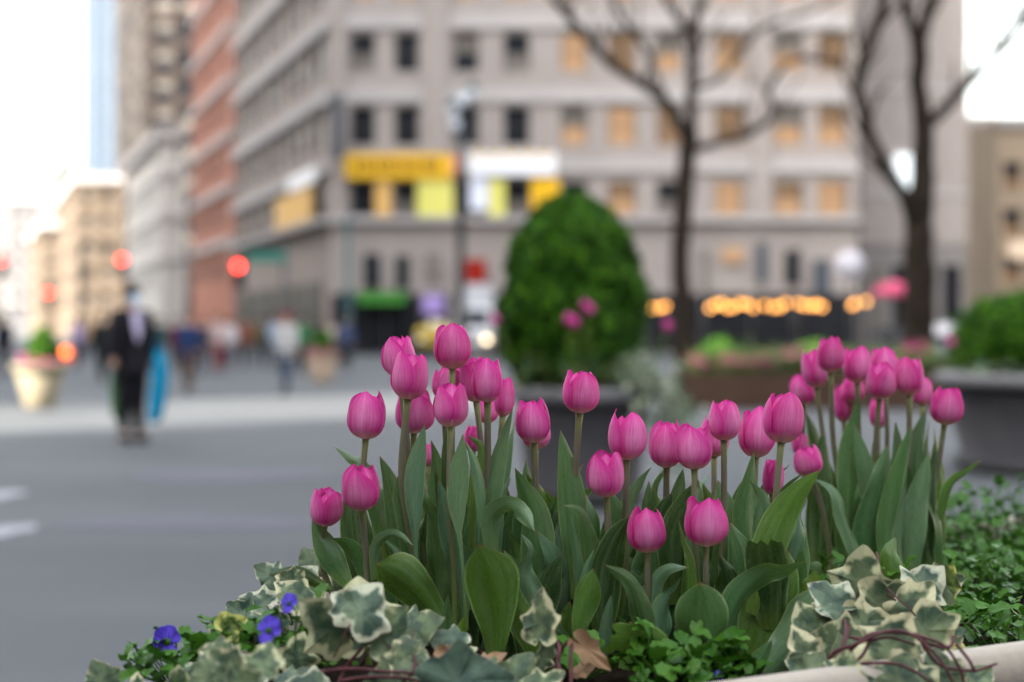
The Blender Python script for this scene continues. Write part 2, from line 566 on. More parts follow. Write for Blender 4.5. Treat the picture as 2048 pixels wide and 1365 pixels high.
# ---- buildings
def facade(parent, O, U, out, width, height, cols, rows, mat, pane_of, deep=0.35, ledges=(), ledge_mat=None, piers=(), frame_mat=None, mull=True):
    """wall with real openings; every window a part with its pane"""
    base = parent.location
    O, U, out = Vector(O), Vector(U).normalized(), Vector(out).normalized()
    xs = sorted({0.0, width, *[x for c in cols for x in c]})
    zs = sorted({0.0, height, *[z for r_ in rows for z in r_]})
    at = lambda u, z, k=0.0: O + U * u + Z * z - out * k - base
    mb = MB()
    for x0, x1 in zip(xs, xs[1:]):
        for z0, z1 in zip(zs, zs[1:]):
            if (x0, x1) in cols and (z0, z1) in rows:
                a, b_ = (x0, z0), (x1, z1)
                q = [at(x0, z0), at(x1, z0), at(x1, z1), at(x0, z1)]
                p = [at(x0, z0, deep), at(x1, z0, deep), at(x1, z1, deep), at(x0, z1, deep)]
                mb.add(q + p, [(i, (i + 1) % 4, 4 + (i + 1) % 4, 4 + i) for i in range(4)])
            else:
                mb.add([at(x0, z0), at(x1, z0), at(x1, z1), at(x0, z1)], [(0, 1, 2, 3)])
    wall = mb.build('wall', [mat], parent)
    cache = {}
    for ci, (x0, x1) in enumerate(cols):
        for ri, (z0, z1) in enumerate(rows):
            w, h = round(x1 - x0, 3), round(z1 - z0, 3)
            if (w, h) not in cache:
                fb = MB()
                t = 0.07
                c = lambda u, z: U * u + Z * z
                for (u, z, su, sz) in ((t / 2, h / 2, t / 2, h / 2), (w - t / 2, h / 2, t / 2, h / 2), (w / 2, t / 2, w / 2 - t - .002, t / 2), (w / 2, h - t / 2, w / 2 - t - .002, t / 2), (w / 2, h * .5, w / 2 - t - .002, t / 2)):
                    fb.obox(c(u, z) - out * 0.03, U, out, su, 0.05, sz)
                fm = make_mesh('window', fb.v, fb.f, frame_mat or M['frame'], smooth=False)
                pm = [make_mesh('pane', [c(t, t) - out * .06, c(w - t, t) - out * .06, c(w - t, h - t) - out * .06, c(t, h - t) - out * .06,
                                         c(t, h * .5) - out * .06, c(w - t, h * .5) - out * .06], [(0, 1, 5, 4), (4, 5, 2, 3)], [], smooth=False)]
                cache[(w, h)] = (fm, pm[0], {})
            fm, pm, byk = cache[(w, h)]
            k = pane_of(ci, ri)
            if k not in byk:
                me = pm.copy()
                me.materials.append(M[k[0]]); me.materials.append(M[k[1]])
                me.polygons[1].material_index = 1
                byk[k] = me
            wo_ = obj('window', fm, parent, O + U * x0 + Z * z0 - out * (deep - 0.10) - base)
            obj('pane', byk[k], wo_)
    for (z0, z1, prj) in ledges:
        lb = MB()
        lb.obox(O + U * (width / 2) + Z * ((z0 + z1) / 2) + out * (prj / 2 - 0.01) - base, U, out, width / 2 - 0.01, prj / 2 + 0.01, (z1 - z0) / 2)
        lb.build('ledge', [ledge_mat or M['ledge']], parent)
    for (u0, u1, z0, z1, prj) in piers:
        lb = MB()
        lb.obox(O + U * ((u0 + u1) / 2) + Z * ((z0 + z1) / 2) + out * (prj / 2 - 0.01) - base, U, out, (u1 - u0) / 2, prj / 2 + 0.01, (z1 - z0) / 2)
        lb.build('pier', [mat], parent)
    return wall


def mass(parent, corners, z1, mat, name='body', skip=()):
    """remaining walls and roof over a ground polygon (world xy, counter-clockwise)"""
    b = parent.location
    n = len(corners)
    v = [Vector((x, y, 0)) - b for x, y in corners] + [Vector((x, y, z1)) - b for x, y in corners]
    f = [(i, (i + 1) % n, n + (i + 1) % n, n + i) for i in range(n) if i not in skip] + [tuple(range(n, 2 * n))]
    return obj(name, make_mesh(name, v, f, mat, smooth=False), parent)


K = 75.0 / F                                  # metres per photo pixel on the main facade
fx = lambda px: (px - 1024) * K
fz = lambda py: CH - (py - HY) * K
ST = Vector((-0.383, 1.0, 0)).normalized()    # direction of the street running away
ST_OUT = Vector((-ST.y, ST.x, 0))             # towards the street (picture-left)

# main corner building
X0, X1 = fx(662), fx(1716)
H_main = 34.0
C0 = Vector((X0, 75, 0))
bld = empty('corner_building', C0, label='pale limestone corner office building with yellow banners and rows of windows', cat='building')
win_px = [(705, 746), (793, 833), (912, 953), (1012, 1055), (1126, 1170), (1220, 1268), (1318, 1358), (1434, 1484), (1553, 1603), (1640, 1690)]
cols = [(round(fx(a - 4) - X0, 3), round(fx(b + 4) - X0, 3)) for a, b in win_px]
step = 147 * K
zc = fz(290)
rows = [(round(fz(430), 3), round(fz(363), 3))] + [(round(zc + step * i, 3), round(zc + step * i + 77 * K, 3)) for i in range(0, 6)]
rr = random.Random(3)


def main_pane(ci, ri):
    if ci >= 4 or ri == 3:
        return rr.choice([('lit', 'lit_dim'), ('lit', 'lit'), ('lit_dim', 'lit_dim'), ('lit', 'shade')] if ri != 0 or ci > 6 else [('lit_dim', 'lit_dim'), ('lit', 'lit_dim'), ('shade', 'glass')])
    return rr.choice([('glass', 'glass'), ('glass', 'glass'), ('shade', 'glass'), ('glass', 'shade')])


led = [(fz(345), fz(322), 0.22)] + [(fz(205) + step * i, fz(178) + step * i, 0.18) for i in range(0, 5)] + [(fz(446), fz(434), 0.55)]
shop = [(round(fx(a) - X0, 3), round(fx(b) - X0, 3)) for a, b in []]
facade(bld, C0, (1, 0, 0), (0, -1, 0), X1 - X0, H_main, cols, rows, M['lime'], main_pane, 0.4, led,
       piers=[(fx(845) - X0, fx(898) - X0, fz(434), H_main - .5, 0.28), (fx(1505) - X0, fx(1540) - X0, fz(434), H_main - .5, 0.28), (0.05, fx(692) - X0, fz(434), H_main - .5, 0.28), (fx(1699) - X0, fx(1714) - X0, fz(434), H_main - .5, 0.2)])
# side facade along the street
L_side = 28.5
zrows = rows
scols, k = [], 1.6
while k + 1.5 < L_side:
    scols.append((round(k, 3), round(k + 1.6, 3)))
    k += 2.45 if len(scols) % 2 else 3.1
facade(bld, C0 + ST * L_side, -ST, ST_OUT, L_side, H_main, [(round(L_side - b, 3), round(L_side - a, 3)) for a, b in scols][::-1], rows, M['lime_side'],
       lambda c, r_: rr.choice([('glass', 'glass'), ('shade', 'glass'), ('glass', 'shade')]), 0.16, [(a, b, c + 0.15) for a, b, c in led])
e = C0 + ST * L_side
mass(bld, [(X0, 75), (X1, 75), (X1, 100), (e.x, e.y)], H_main, M['lime'], skip=(0, 3))


def panel(parent, px0, px1, py0, py1, y, mat, name, thick=0.06):
    k_ = y / F
    mb = MB()
    mb.box(((px0 - 1024) * k_, y - thick, CH - (py1 - HY) * k_), ((px1 - 1024) * k_, y, CH - (py0 - HY) * k_))
    b = parent.location if parent else Vector()
    mb.v = [tuple(Vector(v) - b) for v in mb.v]
    return mb.build(name, [mat], parent)


# banners and coloured panels on the facade
yb = 74.35
ban = panel(bld, 690, 902, 309, 357, yb, M['yellow'], 'yellow_banner')
rs = random.Random(12)
x = 708
while x < 880:                                    # rows of dark print on the banner
    w = rs.uniform(6, 14)
    panel(bld, x, x + w, 321 + rs.uniform(-2, 2), 342, yb - 0.07, M['ink'], 'banner_lettering', 0.01)
    x += w + rs.uniform(3, 7)
M['salmon'] = plain('salmon_panel', (0.62, 0.24, 0.16), 0.6)
panel(bld, 904, 921, 310, 354, yb, M['salmon'], 'salmon_sign')
wb = panel(bld, 938, 1112, 305, 351, yb, M['white'], 'white_banner')
for i in range(5):
    panel(bld, 948 + i * 33, 966 + i * 33, 306, 314, yb - 0.07, M['yellow'], 'banner_mark', 0.01)
M['cool_white'] = plain('cool_white_panel', (0.66, 0.70, 0.82), 0.5, 0.05)
for i in range(4):
    panel(bld, 956 + i * 38, 974 + i * 38, 320, 346, yb - 0.07, M['cool_white'], 'banner_mark', 0.01)
M['tan_yellow'] = plain('tan_yellow_panel', (0.62, 0.38, 0.13), 0.6)
panel(bld, 750, 782, 362, 436, 74.6, M['tan_yellow'], 'window_poster')
panel(bld, 834, 906, 357, 440, 74.55, M['pale_yellow'], 'window_poster')
panel(bld, 940, 976, 355, 420, 74.6, M['cool_white'], 'window_poster')
panel(bld, 978, 1010, 358, 435, 74.6, M['pale_yellow'], 'window_poster')
panel(bld, 1062, 1118, 356, 430, 74.55, M['yellow'], 'window_poster')
# blade sign at the corner
M['navy'] = plain('navy_sign', (0.05, 0.06, 0.075), 0.5, 0.2, 2)
panel(bld, 664, 686, 190, 318, 73.6, M['navy'], 'blade_sign', 0.25)
# street storey: stone base, arched openings, dark shop glass, awnings
for (a, b, c, d_) in ((728, 760, 508, 576), (792, 818, 512, 576)):
    panel(bld, a, b, c, d_, 74.85, M['glass'], 'shop_window')
panel(bld, 852, 880, 506, 560, 74.85, M['shade'], 'shop_window')
M['shop_dark'] = plain('shop_front', (0.014, 0.015, 0.018), 0.3, 0.6, 1.5, spec=0.1)
M['lavender'] = plain('lavender_sign', (0.38, 0.28, 0.62), 0.6)
for (a, b) in ((664, 700), (704, 770), (774, 840), (844, 900), (990, 1090), (1094, 1190), (1194, 1290), (1294, 1400), (1404, 1500), (1504, 1600), (1604, 1712)):
    panel(bld, a, b, 588, 704, 74.7, M['shop_dark'], 'shop_window')
M['hedge_green'] = plain('green_awning', (0.03, 0.13, 0.02), 0.8, 0.4, 3)
for (a, b) in ((715, 812),):
    mb = MB()
    p0 = [P(a, 584, 74.6), P(b, 584, 74.6), P(b, 606, 73.4), P(a, 606, 73.4)]
    mb.add([p - bld.location for p in p0] + [p - bld.location - Z * 0.06 for p in p0], [(0, 1, 2, 3), (7, 6, 5, 4), (0, 4, 5, 1), (1, 5, 6, 2), (2, 6, 7, 3), (3, 7, 4, 0)])
    mb.build('awning', [M['hedge_green']], bld)
M['red_awning'] = plain('red_sign', (0.26, 0.014, 0.008), 0.6)
panel(bld, 930, 972, 520, 566, 74.6, M['red_awning'], 'red_sign', 0.3)
for (a, b, c, d_, m_) in ((1404, 1416, 500, 590, 'shade'), (1512, 1534, 485, 565, 'navy'), (1570, 1600, 500, 570, 'shop_dark'), (1625, 1660, 520, 600, 'navy')):
    panel(bld, a, b, c, d_, 74.8, M[m_], 'shop_sign')
panel(bld, 1444, 1486, 496, 524, 74.7, M['lit'], 'lit_shop_sign')
# yellow and white boards on the street side
for s0, s1, za, zb, m_ in ((3.0, 12.5, fz(448), fz(362), 'tan_yellow'), (2.0, 9.0, fz(356), fz(325), 'white')):
    mb = MB()
    c = C0 + ST * ((s0 + s1) / 2) + ST_OUT * 0.35 + Z * ((za + zb) / 2)
    mb.obox(c - bld.location, ST, ST_OUT, (s1 - s0) / 2, 0.05, (zb - za) / 2)
    mb.build('sign_board', [M[m_]], bld)
mb = MB()
for s0, s1 in ((2, 8), (9, 15), (16, 22), (23, 28)):
    mb = MB()
    mb.obox(C0 + ST * ((s0 + s1) / 2) + ST_OUT * 0.05 + Z * 2.0 - bld.location, ST, ST_OUT, (s1 - s0) / 2, 0.06, 1.9)
    mb.build('shop_window', [M['shop_dark']], bld)


def block(name, label, px_near, d, length, height, wall_mat, px_front=None, floor=3.9, wcol=(1.2, 2.6), led_=True, pane=None, win_h=2.0, back=22):
    """a building in the street row: long side along the street, front face turned to the square"""
    c = Vector(((px_near - 1024) / F * d, d, 0))
    o = empty(name, c, label=label, cat='building')
    pane = pane or (lambda a, b_: rr.choice([('glass', 'glass'), ('shade', 'glass'), ('glass', 'shade')]))
    rows_, z = [], 5.0
    while z + win_h + 0.6 < height:
        rows_.append((round(z, 3), round(z + win_h, 3)))
        z += floor
    def cols_for(w):
        cs, u = [], wcol[1] * 0.35
        while u + wcol[0] + 0.3 < w:
            cs.append((round(u, 3), round(u + wcol[0], 3)))
            u += wcol[1]
        return cs
    led2 = [(z1 + 0.5, z1 + 1.0, 0.3) for z0, z1 in rows_[::1]] if led_ else []
    led2 = [q for q in led2 if q[1] < height] + [(height - 0.9, height + 0.1, 0.7)]
    facade(o, c + ST * length, -ST, ST_OUT, length, height, cols_for(length), rows_, wall_mat, pane, 0.16, led2)
    fw = back
    if px_front is not None:
        fw = (px_front - px_near) / F * d
    facade(o, c, (1, 0, 0), (0, -1, 0), fw, height, cols_for(fw), rows_, wall_mat, pane, 0.4, led2)
    e_ = c + ST * length
    mass(o, [(c.x, c.y), (c.x + fw, c.y), (e_.x + fw, e_.y), (e_.x, e_.y)], height, wall_mat, skip=(0, 3))
    return o


p460 = C0 + ST * (L_side + 1.0)
block('brick_building', 'tall red brick building behind the limestone corner building', 1024 + p460.x / p460.y * F, p460.y, 20, 60, M['brick'], back=16)
block('white_building', 'low white stone building with cornice standing before the tall stone tower', 325, 130, 31, 19.6, M['white_stone'], px_front=372, wcol=(1.0, 3.6))
block('stone_tower', 'tall brown stone tower with dark window bands behind the white building', 288, 190, 40, 110, M['dark_tower'], back=12, wcol=(2.6, 3.4), win_h=2.6, led_=False)
block('glass_tower', 'slender pale blue glass tower rising behind the tan street buildings', 180, 330, 20, 170, M['blue_glass'], back=7.5, wcol=(1.9, 2.3), win_h=3.0, led_=False, pane=lambda a, b_: ('blue_glass', 'blue_glass'))
block('tan_building', 'tan stone street building below the blue glass tower', 152, 215, 60, 24.5, M['tan'], back=16, led_=False, wcol=(1.3, 2.9))
bd = block('domed_building', 'tan building with a green domed corner turret', 82, 255, 50, 20.5, M['tan'], back=14, led_=False, wcol=(1.3, 2.9))
mb = MB()
mb.lathe((2.2, 3.5, 0), [(2.2, 20.4), (2.2, 29.5), (2.6, 29.7), (2.5, 30.2), (2.1, 32.0), (1.2, 33.6), (0.15, 34.5), (0.05, 36.0)], 20)
M['copper'] = plain('copper_roof', (0.33, 0.36, 0.35), 0.6, 0.2, 0.5)
mb.build('turret', [M['copper']], bd)
block('grey_building', 'narrow grey building at the far end of the street', 14, 340, 60, 33, M['grey_far'], back=9)

# buildings at the other end of the square
k85 = 85.0 / F
c = Vector(((1722 - 1024) * k85, 85, 0))
o = empty('blank_wall_building', c, label='plain pale grey building with blank wall beside the limestone corner building', cat='building')
w = (1936 - 1722) * k85
mb = MB()
mb.box((0, 0, CH - (490 - HY) * k85), (w, 14, 40))
mb.build('wall', [M['lime']], o)
mb = MB(); mb.box((0.1, 0.15, 0), (w - 0.1, 13.9, CH - (490 - HY) * k85 - 0.002)); mb.build('ground_storey', [M['granite']], o)
for i in range(5):
    mb = MB(); mb.obox((w / 2, -0.05, 9.5 + i * 6.2), (1, 0, 0), (0, -1, 0), w / 2, 0.06, 0.15); mb.build('ledge', [M['ledge']], o)
for i in range(4):
    panel(o, 1735 + i * 50, 1772 + i * 50, 530, 700, 85.1, M['shop_dark'] if i % 2 else M['shade'], 'shop_window', 0.02)
sg = panel(None, 1790, 1826, 310, 396, 84.99, glow('gap_glow_white', (0.9, 0.97, 1.0), 0.3), 'bright_gap_panel', 0.25)
# glowing panel added on the wall in place of a bright gap
tag(sg, 'upright glowing white panel in place of a bright gap between the forked tree limbs', 'sign')
for nm, lab, px0, px1, d, top, m_ in (('blue_grey_building', 'low blue grey building beyond the blank grey wall', 1868, 1990, 112, 236, 'lime'),
                                      ('tan_shop_building', 'warm tan building with large windows at the square corner', 1992, 2140, 100, 238, 'tan_light')):
    k_ = d / F
    c = Vector(((px0 - 1024) * k_, d, 0))
    h = CH + (HY - top) * k_
    o = empty(nm, c, label=lab, cat='building')
    w = (px1 - px0) * k_
    cs, u = [], 0.5
    while u + 1.5 < w:
        cs.append((round(u, 3), round(u + 1.3, 3))); u += 1.9
    rs_, z = [], 4.5
    while z + 2.6 < h:
        rs_.append((round(z, 3), round(z + 2.0, 3))); z += 3.3
    facade(o, c, (1, 0, 0), (0, -1, 0), w, h, cs, rs_, M[m_],
           (lambda a, b_: rr.choice([('lit', 'lit_dim'), ('lit_dim', 'glass'), ('shade', 'shade')])) if m_ == 'tan_light' else (lambda a, b_: rr.choice([('glass', 'shade'), ('shade', 'shade'), ('blue_glass', 'blue_glass')])), 0.3, [(h - 0.6, h + 0.1, 0.5)])
    mass(o, [(c.x, d), (c.x + w, d), (c.x + w, d + 20), (c.x, d + 20)], h, M[m_], skip=(0,))
for i, (px, py) in enumerate(((1955, 438), (1962, 540), (2040, 500))):
    l = panel(None, px - 22, px + 22, py - 18, py + 18, 111.68 if px < 1990 else 99.68, glow('shop_sign_glow', (0.9, 0.70, 0.52), 0.16), 'lit_shop_sign', 0.2)
    tag(l, 'small glowing shop sign hanging before the tan and blue grey buildings', 'sign', 'glowing shop signs at the square corner')

# unseen blocks added to shade the flowers; their gap passes a sun strip
PERP = Vector((-0.6, 0.8, 0))
def across(t0, t1, s0, s1, h, label):
    a = SUN_AZ * s0 + PERP * t0
    o = empty('unseen_shade_block', a, label=label, cat='building')
    cs = [SUN_AZ * s + PERP * t for s, t in ((s0, t0), (s0, t1), (s1, t1), (s1, t0))]
    ccw = [(p.x, p.y) for p in cs][::-1]
    mass(o, ccw, h, M['lime'])
    inner = -SUN_AZ
    for i in range(int(h // 4)):
        mb = MB(); mb.obox(a + PERP * ((t1 - t0) / 2) + inner * 0.15 + Z * (3.4 + i * 4.0) - o.location, PERP, inner, (t1 - t0) / 2 - 0.05, 0.2, 0.25)
        mb.build('ledge', [M['ledge']], o)
across(-75, 18.2, 34, 60, 42, 'tall unseen block added across the square to shade the planters')
across(24.6, 196, 34, 60, 84, 'long unseen block added across the street to shade the corner building')

# the square goes on past the tan building
c = Vector((41.5, 92, 0))
o = empty('long_office_building', c, label='long grey office building beyond the warm tan building', cat='building')
U_ = Vector((0.75, -0.66, 0)).normalized()
facade(o, c, U_, Vector((-0.66, -0.75, 0)), 60, 30, [(round(2 + 4.2 * i, 3), round(4.4 + 4.2 * i, 3)) for i in range(13)], [(round(5 + 4.0 * i, 3), round(7.2 + 4.0 * i, 3)) for i in range(6)], M['lime'],
       lambda a, b_: rr.choice([('glass', 'glass'), ('shade', 'glass'), ('lit_dim', 'shade')]), 0.4, [(29.2, 30.1, 0.5), (4.0, 4.5, 0.4)])
e_ = c + U_ * 60
mass(o, [(c.x, c.y), (e_.x, e_.y), (e_.x + 16, e_.y + 18), (c.x + 16, c.y + 18)], 30, M['lime'], skip=(0,))

# unseen blocks added behind and beside the viewer to cut low skylight
for lab, x0, y0, x1, y1, h in (('broad unseen block added behind the planter to cut low skylight', -25, -62, 60, -46, 46), ('unseen block added on the far side of the planters to cut low skylight', 64, -44, 82, 44, 44)):
    o = empty('unseen_shade_block', (x0, y0, 0), label=lab, cat='building')
    mass(o, [(x0, y0), (x1, y0), (x1, y1), (x0, y1)], h, M['lime'])
    for i in range(11):
        mb = MB(); mb.box((-0.3, -0.3, 3.4 + 4 * i), (x1 - x0 + .3, y1 - y0 + .3, 3.9 + 4 * i)); mb.build('ledge', [M['ledge']], o)

# ================================================================== STREET FURNITURE, TREES, PEOPLE
def tree(name, label, d, trunk, limbs, seed, twig=True):
    """bare tree; every limb is a part, (px, py, radius in px[, depth offset])"""
    r_ = random.Random(seed)
    base = P(trunk[0][0], trunk[0][1], d); base.z = 0
    o = empty(name, base, label=label, cat='tree')

    def run(pts, nm, seg=10):
        q = smooth_path([(p[0], p[1], p[2], p[3] if len(p) > 3 else 0.0) for p in pts], 5 * len(pts))
        w = [P(a[0], a[1], d + a[3]) - base for a in q]
        rad = [max(a[2], 1.0) / F * d for a in q]
        for i in range(1, len(w) - 1):
            w[i] += Vector((noise.noise(w[i] * 2.0), noise.noise(w[i] * 2.0 + Vector((9, 0, 0))), 0)) * rad[i] * 0.4
        mb = MB(); mb.tube(w, rad, seg)
        mb.build(nm, [M['bark']], o)
        return w, rad
    tr = trunk
    w, rad = run([(tr[0][0], HY + CH / d * F + 6, tr[0][2] * 1.35)] + trunk, 'trunk', 14)
    tips = []
    for lb in limbs:
        tips.append(run(lb, 'limb'))
    if twig:
        mb = MB()
        for w, rad in tips:
            for i in range(5, len(w), 2):
                if r_.random() < 0.85:
                    t = (w[i] - w[i - 1]).normalized()
                    dr = (t + Vector((r_.uniform(-1, 1), r_.uniform(-1, 1), r_.uniform(-0.3, 1.0)))).normalized()
                    p, pts, rr_ = w[i].copy(), [w[i].copy()], [rad[i] * 0.45]
                    ln = r_.uniform(0.8, 2.2)
                    for k_ in range(5):
                        dr = (dr + Vector((r_.uniform(-.3, .3), r_.uniform(-.3, .3), r_.uniform(-.1, .3)))).normalized()
                        p = p + dr * ln / 5
                        pts.append(p.copy()); rr_.append(rad[i] * 0.45 * (1 - (k_ + 1) / 5.5))
                    mb.tube(pts, rr_, 5)
                    for k_ in range(2, 6):                 # finer twigs
                        if r_.random() < 0.7:
                            d2 = (dr + Vector((r_.uniform(-1, 1), r_.uniform(-1, 1), r_.uniform(-.4, .9)))).normalized()
                            l2 = ln * r_.uniform(.3, .6)
                            e1 = pts[k_] + d2 * l2 * .5 + Vector((0, 0, r_.uniform(-.05, .1)))
                            mb.tube([pts[k_], e1, e1 + (d2 + Vector((r_.uniform(-.4, .4), r_.uniform(-.4, .4), .3))).normalized() * l2 * .5], [rr_[k_] * .7 + .002, .006, .003], 4)
        mb.build('crown', [M['bark']], o)
    return o


tree('bare_tree', 'bare tree with forked limbs behind the clipped cone shrub', 36.0,
     [(1370, 770, 23), (1366, 640, 20), (1360, 520, 19), (1366, 400, 18), (1378, 300, 18), (1374, 255, 16)],
     [[(1374, 280, 14), (1340, 215, 11, -.3), (1285, 168, 10, -.6), (1210, 118, 9, -.8), (1160, 60, 8, -.8), (1105, -10, 8, -.8), (1070, -80, 6, -.8)],
      [(1376, 290, 14), (1384, 200, 11), (1386, 120, 11), (1392, 50, 10), (1412, -20, 8), (1430, -100, 7)],
      [(1388, 70, 9), (1350, 30, 7, .4), (1320, -20, 6, .6), (1300, -80, 5, .6)],
      [(1382, 300, 9), (1440, 284, 8, .5), (1500, 268, 7, 1.0), (1545, 230, 6, 1.4), (1540, 175, 5, 1.6), (1590, 120, 5, 2.0), (1690, 130, 4, 2.5)],
      [(1386, 180, 6), (1440, 155, 5, .6), (1520, 60, 5, 1.2), (1640, 15, 4, 1.6), (1720, -40, 3, 2.0)],
      [(1290, 165, 6, -.6), (1300, 110, 6, -.9), (1240, 30, 5, -1.2), (1215, -40, 4, -1.4)]], 4)
tree('bare_tree', 'stout bare tree with two rising limbs before the blank grey wall', 26.0,
     [(1836, 790, 33), (1838, 640, 31), (1838, 520, 30), (1842, 430, 27), (1848, 340, 23), (1846, 240, 19), (1836, 150, 17), (1838, 70, 17)],
     [[(1838, 470, 22), (1815, 405, 15, -.2), (1775, 340, 13, -.4), (1738, 260, 12, -.5), (1714, 185, 12, -.6), (1732, 105, 12, -.6), (1762, 20, 12, -.6), (1776, -60, 11, -.6)],
      [(1838, 90, 15), (1850, 40, 13), (1868, -20, 12), (1880, -90, 10)],
      [(1836, 90, 12), (1815, 30, 10), (1798, -40, 9), (1790, -100, 8)],
      [(1846, 262, 12), (1895, 210, 12, .4), (1960, 145, 11, .8), (2010, 85, 10, 1.1), (2060, 20, 9, 1.4), (2110, -50, 5, 1.7)]], 9)

# twin-globe lamp post
d = 42.0
lp = empty('street_lamp', (P(922, 0, d).x, d, 0), label='dark ornamental lamp post with globe lanterns before the yellow banner', cat='street lamp')
mb = MB(); mb.lathe((0, 0, 0), [(0.34, 0), (0.34, 0.25), (0.24, 0.4), (0.20, 1.2), (0.15, 1.4), (0.13, 3.5), (0.12, 5.8), (0.16, 5.9), (0.10, 6.1), (0.09, 7.6)], 16); mb.build('post', [M['metal']], lp)
mb = MB(); mb.tube([(0, 0, 7.2), (-0.15, 0, 7.5), (-0.28, 0, 7.75)], 0.05); mb.build('arm', [M['metal']], lp)
mb = MB(); mb.tube([(0, 0, 7.4), (0.15, 0, 7.8), (0.32, 0, 8.1)], 0.05); mb.build('arm', [M['metal']], lp)
M['globe'] = plain('frosted_globe', (0.55, 0.60, 0.68), 0.3, 0.05)
for gx, gz in ((-0.22, 7.75), (0.30, 8.25), (0.05, 8.05), (-0.16, 7.35)):
    mb = MB(); mb.ball((gx, 0, gz), 0.17); mb.build('globe', [M['globe']], lp)
for gx, gz in ((-0.22, 7.93), (0.34, 8.44)):
    mb = MB(); mb.lathe((gx, -0.05, gz), [(0.20, 0), (0.17, 0.08), (0.06, 0.2)], 12); mb.build('lantern_cap', [M['teal_metal']], lp)
# plain pole by the building corner
pl = empty('utility_pole', (P(696, 0, 62).x, 62, 0), label='slim green grey pole beside the building corner', cat='pole')
mb = MB(); mb.lathe((0, 0, 0), [(0.22, 0), (0.2, 0.5), (0.13, 0.6), (0.11, 6.3)], 12); mb.build('shaft', [M['teal_metal']], pl)
mb = MB(); mb.box((-0.22, -0.14, 2.2), (0.22, 0.14, 3.0)); mb.build('control_box', [M['teal_metal']], pl)


def signal(px, py, d, label, arm=0.0, sign=None):
    z = CH - (py - HY) * d / F
    b = P(px, py, d); b.z = 0
    o = empty('traffic_light', b + Vector((arm, 0, 0)), label=label, cat='traffic light')
    mb = MB(); mb.lathe((0, 0.25, 0), [(0.14, 0), (0.13, 0.4), (0.08, 0.5), (0.07, z + 0.9)], 12); mb.build('pole', [M['metal']], o)
    if arm:
        mb = MB(); mb.tube([(0, 0.25, z + 0.55), (-arm * 0.5, 0.25, z + 0.62), (-arm, 0.25, z + 0.6)], 0.05); mb.build('arm', [M['metal']], o)
    mb = MB(); mb.box((-arm - 0.19, -0.1, z - 0.85), (-arm + 0.19, 0.2, z + 0.27)); mb.build('housing', [M['metal']], o)
    for k_, zz in enumerate((z, z - 0.33, z - 0.66)):
        mb = MB()
        mb.lathe((0, 0, 0), [(0.15, 0), (0.15, 0.03), (0.02, 0.05)], 16)
        mb.v = [(x - arm, -0.1 - z_, y + zz) for x, y, z_ in mb.v]
        mb.build('lens', [M['red_lamp'] if k_ == 0 else M['shop_dark']], o)
        mb = MB()
        mb.tube([(-arm - .16, -.2, zz + .03), (-arm - .12, -.2, zz + .12), (-arm, -.2, zz + .17), (-arm + .12, -.2, zz + .12), (-arm + .16, -.2, zz + .03)], 0.02, 6)
        mb.build('visor', [M['metal']], o)
    if sign:
        mb = MB(); mb.box((-arm + sign[0], -0.02, z + sign[2]), (-arm + sign[1], 0.02, z + sign[3]))
        mb.build('street_sign', [M['sign_green']], o)
    return o


M['sign_green'] = plain('street_sign_green', (0.03, 0.17, 0.13), 0.5, 0.1)
signal(478, 533, 52, 'red traffic light with green street sign near the corner building', arm=1.6, sign=(0.3, 1.75, 0.15, 0.55))
signal(245, 520, 66, 'red traffic light above the suited person on an overhead arm', arm=-2.0)
signal(98, 586, 82, 'red traffic light above the cream flower pot', arm=0.0)
signal(4, 521, 70, 'red traffic light beside the narrow grey building', arm=-1.0)
# orange warning light on a barrel
b = P(135, 705, 60); b.z = 0
o = empty('traffic_barrel', b, label='orange traffic barrel with a lit warning lamp beside the cream pot', cat='traffic barrel')
M['barrel'] = plain('orange_plastic', (0.65, 0.12, 0.03), 0.5)
mb = MB(); mb.lathe((0, 0, 0), [(0.33, 0), (0.33, 0.06), (0.27, 0.08), (0.25, 0.5), (0.23, 0.55)], 16); mb.build('body', [M['barrel']], o)
mb = MB(); mb.ball((0, -0.3, 0.38), 0.14); mb.build('lamp', [M['orange_lamp']], o)
mb = MB(); mb.lathe((0, 0, 0), [(0.262, 0.25), (0.258, 0.4)], 16); mb.build('band', [M['white']], o)

# row of warm bulbs before the restaurant
d = 52.0
sl = empty('string_lights', (P(1300, 0, d).x, d, 0), label='row of warm glowing bulbs strung before the shopfronts', cat='string lights')
rs = random.Random(5)
xs_ = [1305, 1318, 1332] + list(range(1420, 1515, 12)) + [1528, 1549, 1557, 1572, 1600, 1612, 1626, 1634, 1646, 1702, 1708, 1734]
cable = []
bm_ = MB(); bm_.ball((0, 0, 0), 0.085)
bme = make_mesh('bulb', bm_.v, bm_.f, M['bulb'])
for x in xs_:
    p = P(x + rs.uniform(-2, 2), 614 - (x - 1300) * 0.014 + rs.uniform(-5, 5), d + rs.uniform(-1.5, 1.5))
    cable.append(p - sl.location + Z * 0.15)
    obj('bulb', bme, sl, p - sl.location)
mb = MB(); mb.tube(cable, 0.012, 5); mb.build('cable', [M['metal']], sl)
for x in (1296, 1410, 1590, 1745):
    q = P(x, 0, d) - sl.location
    mb = MB(); mb.tube([(q.x, 0.3, 0), (q.x, 0.3, 2.6)], 0.05); mb.build('post', [M['metal']], sl)

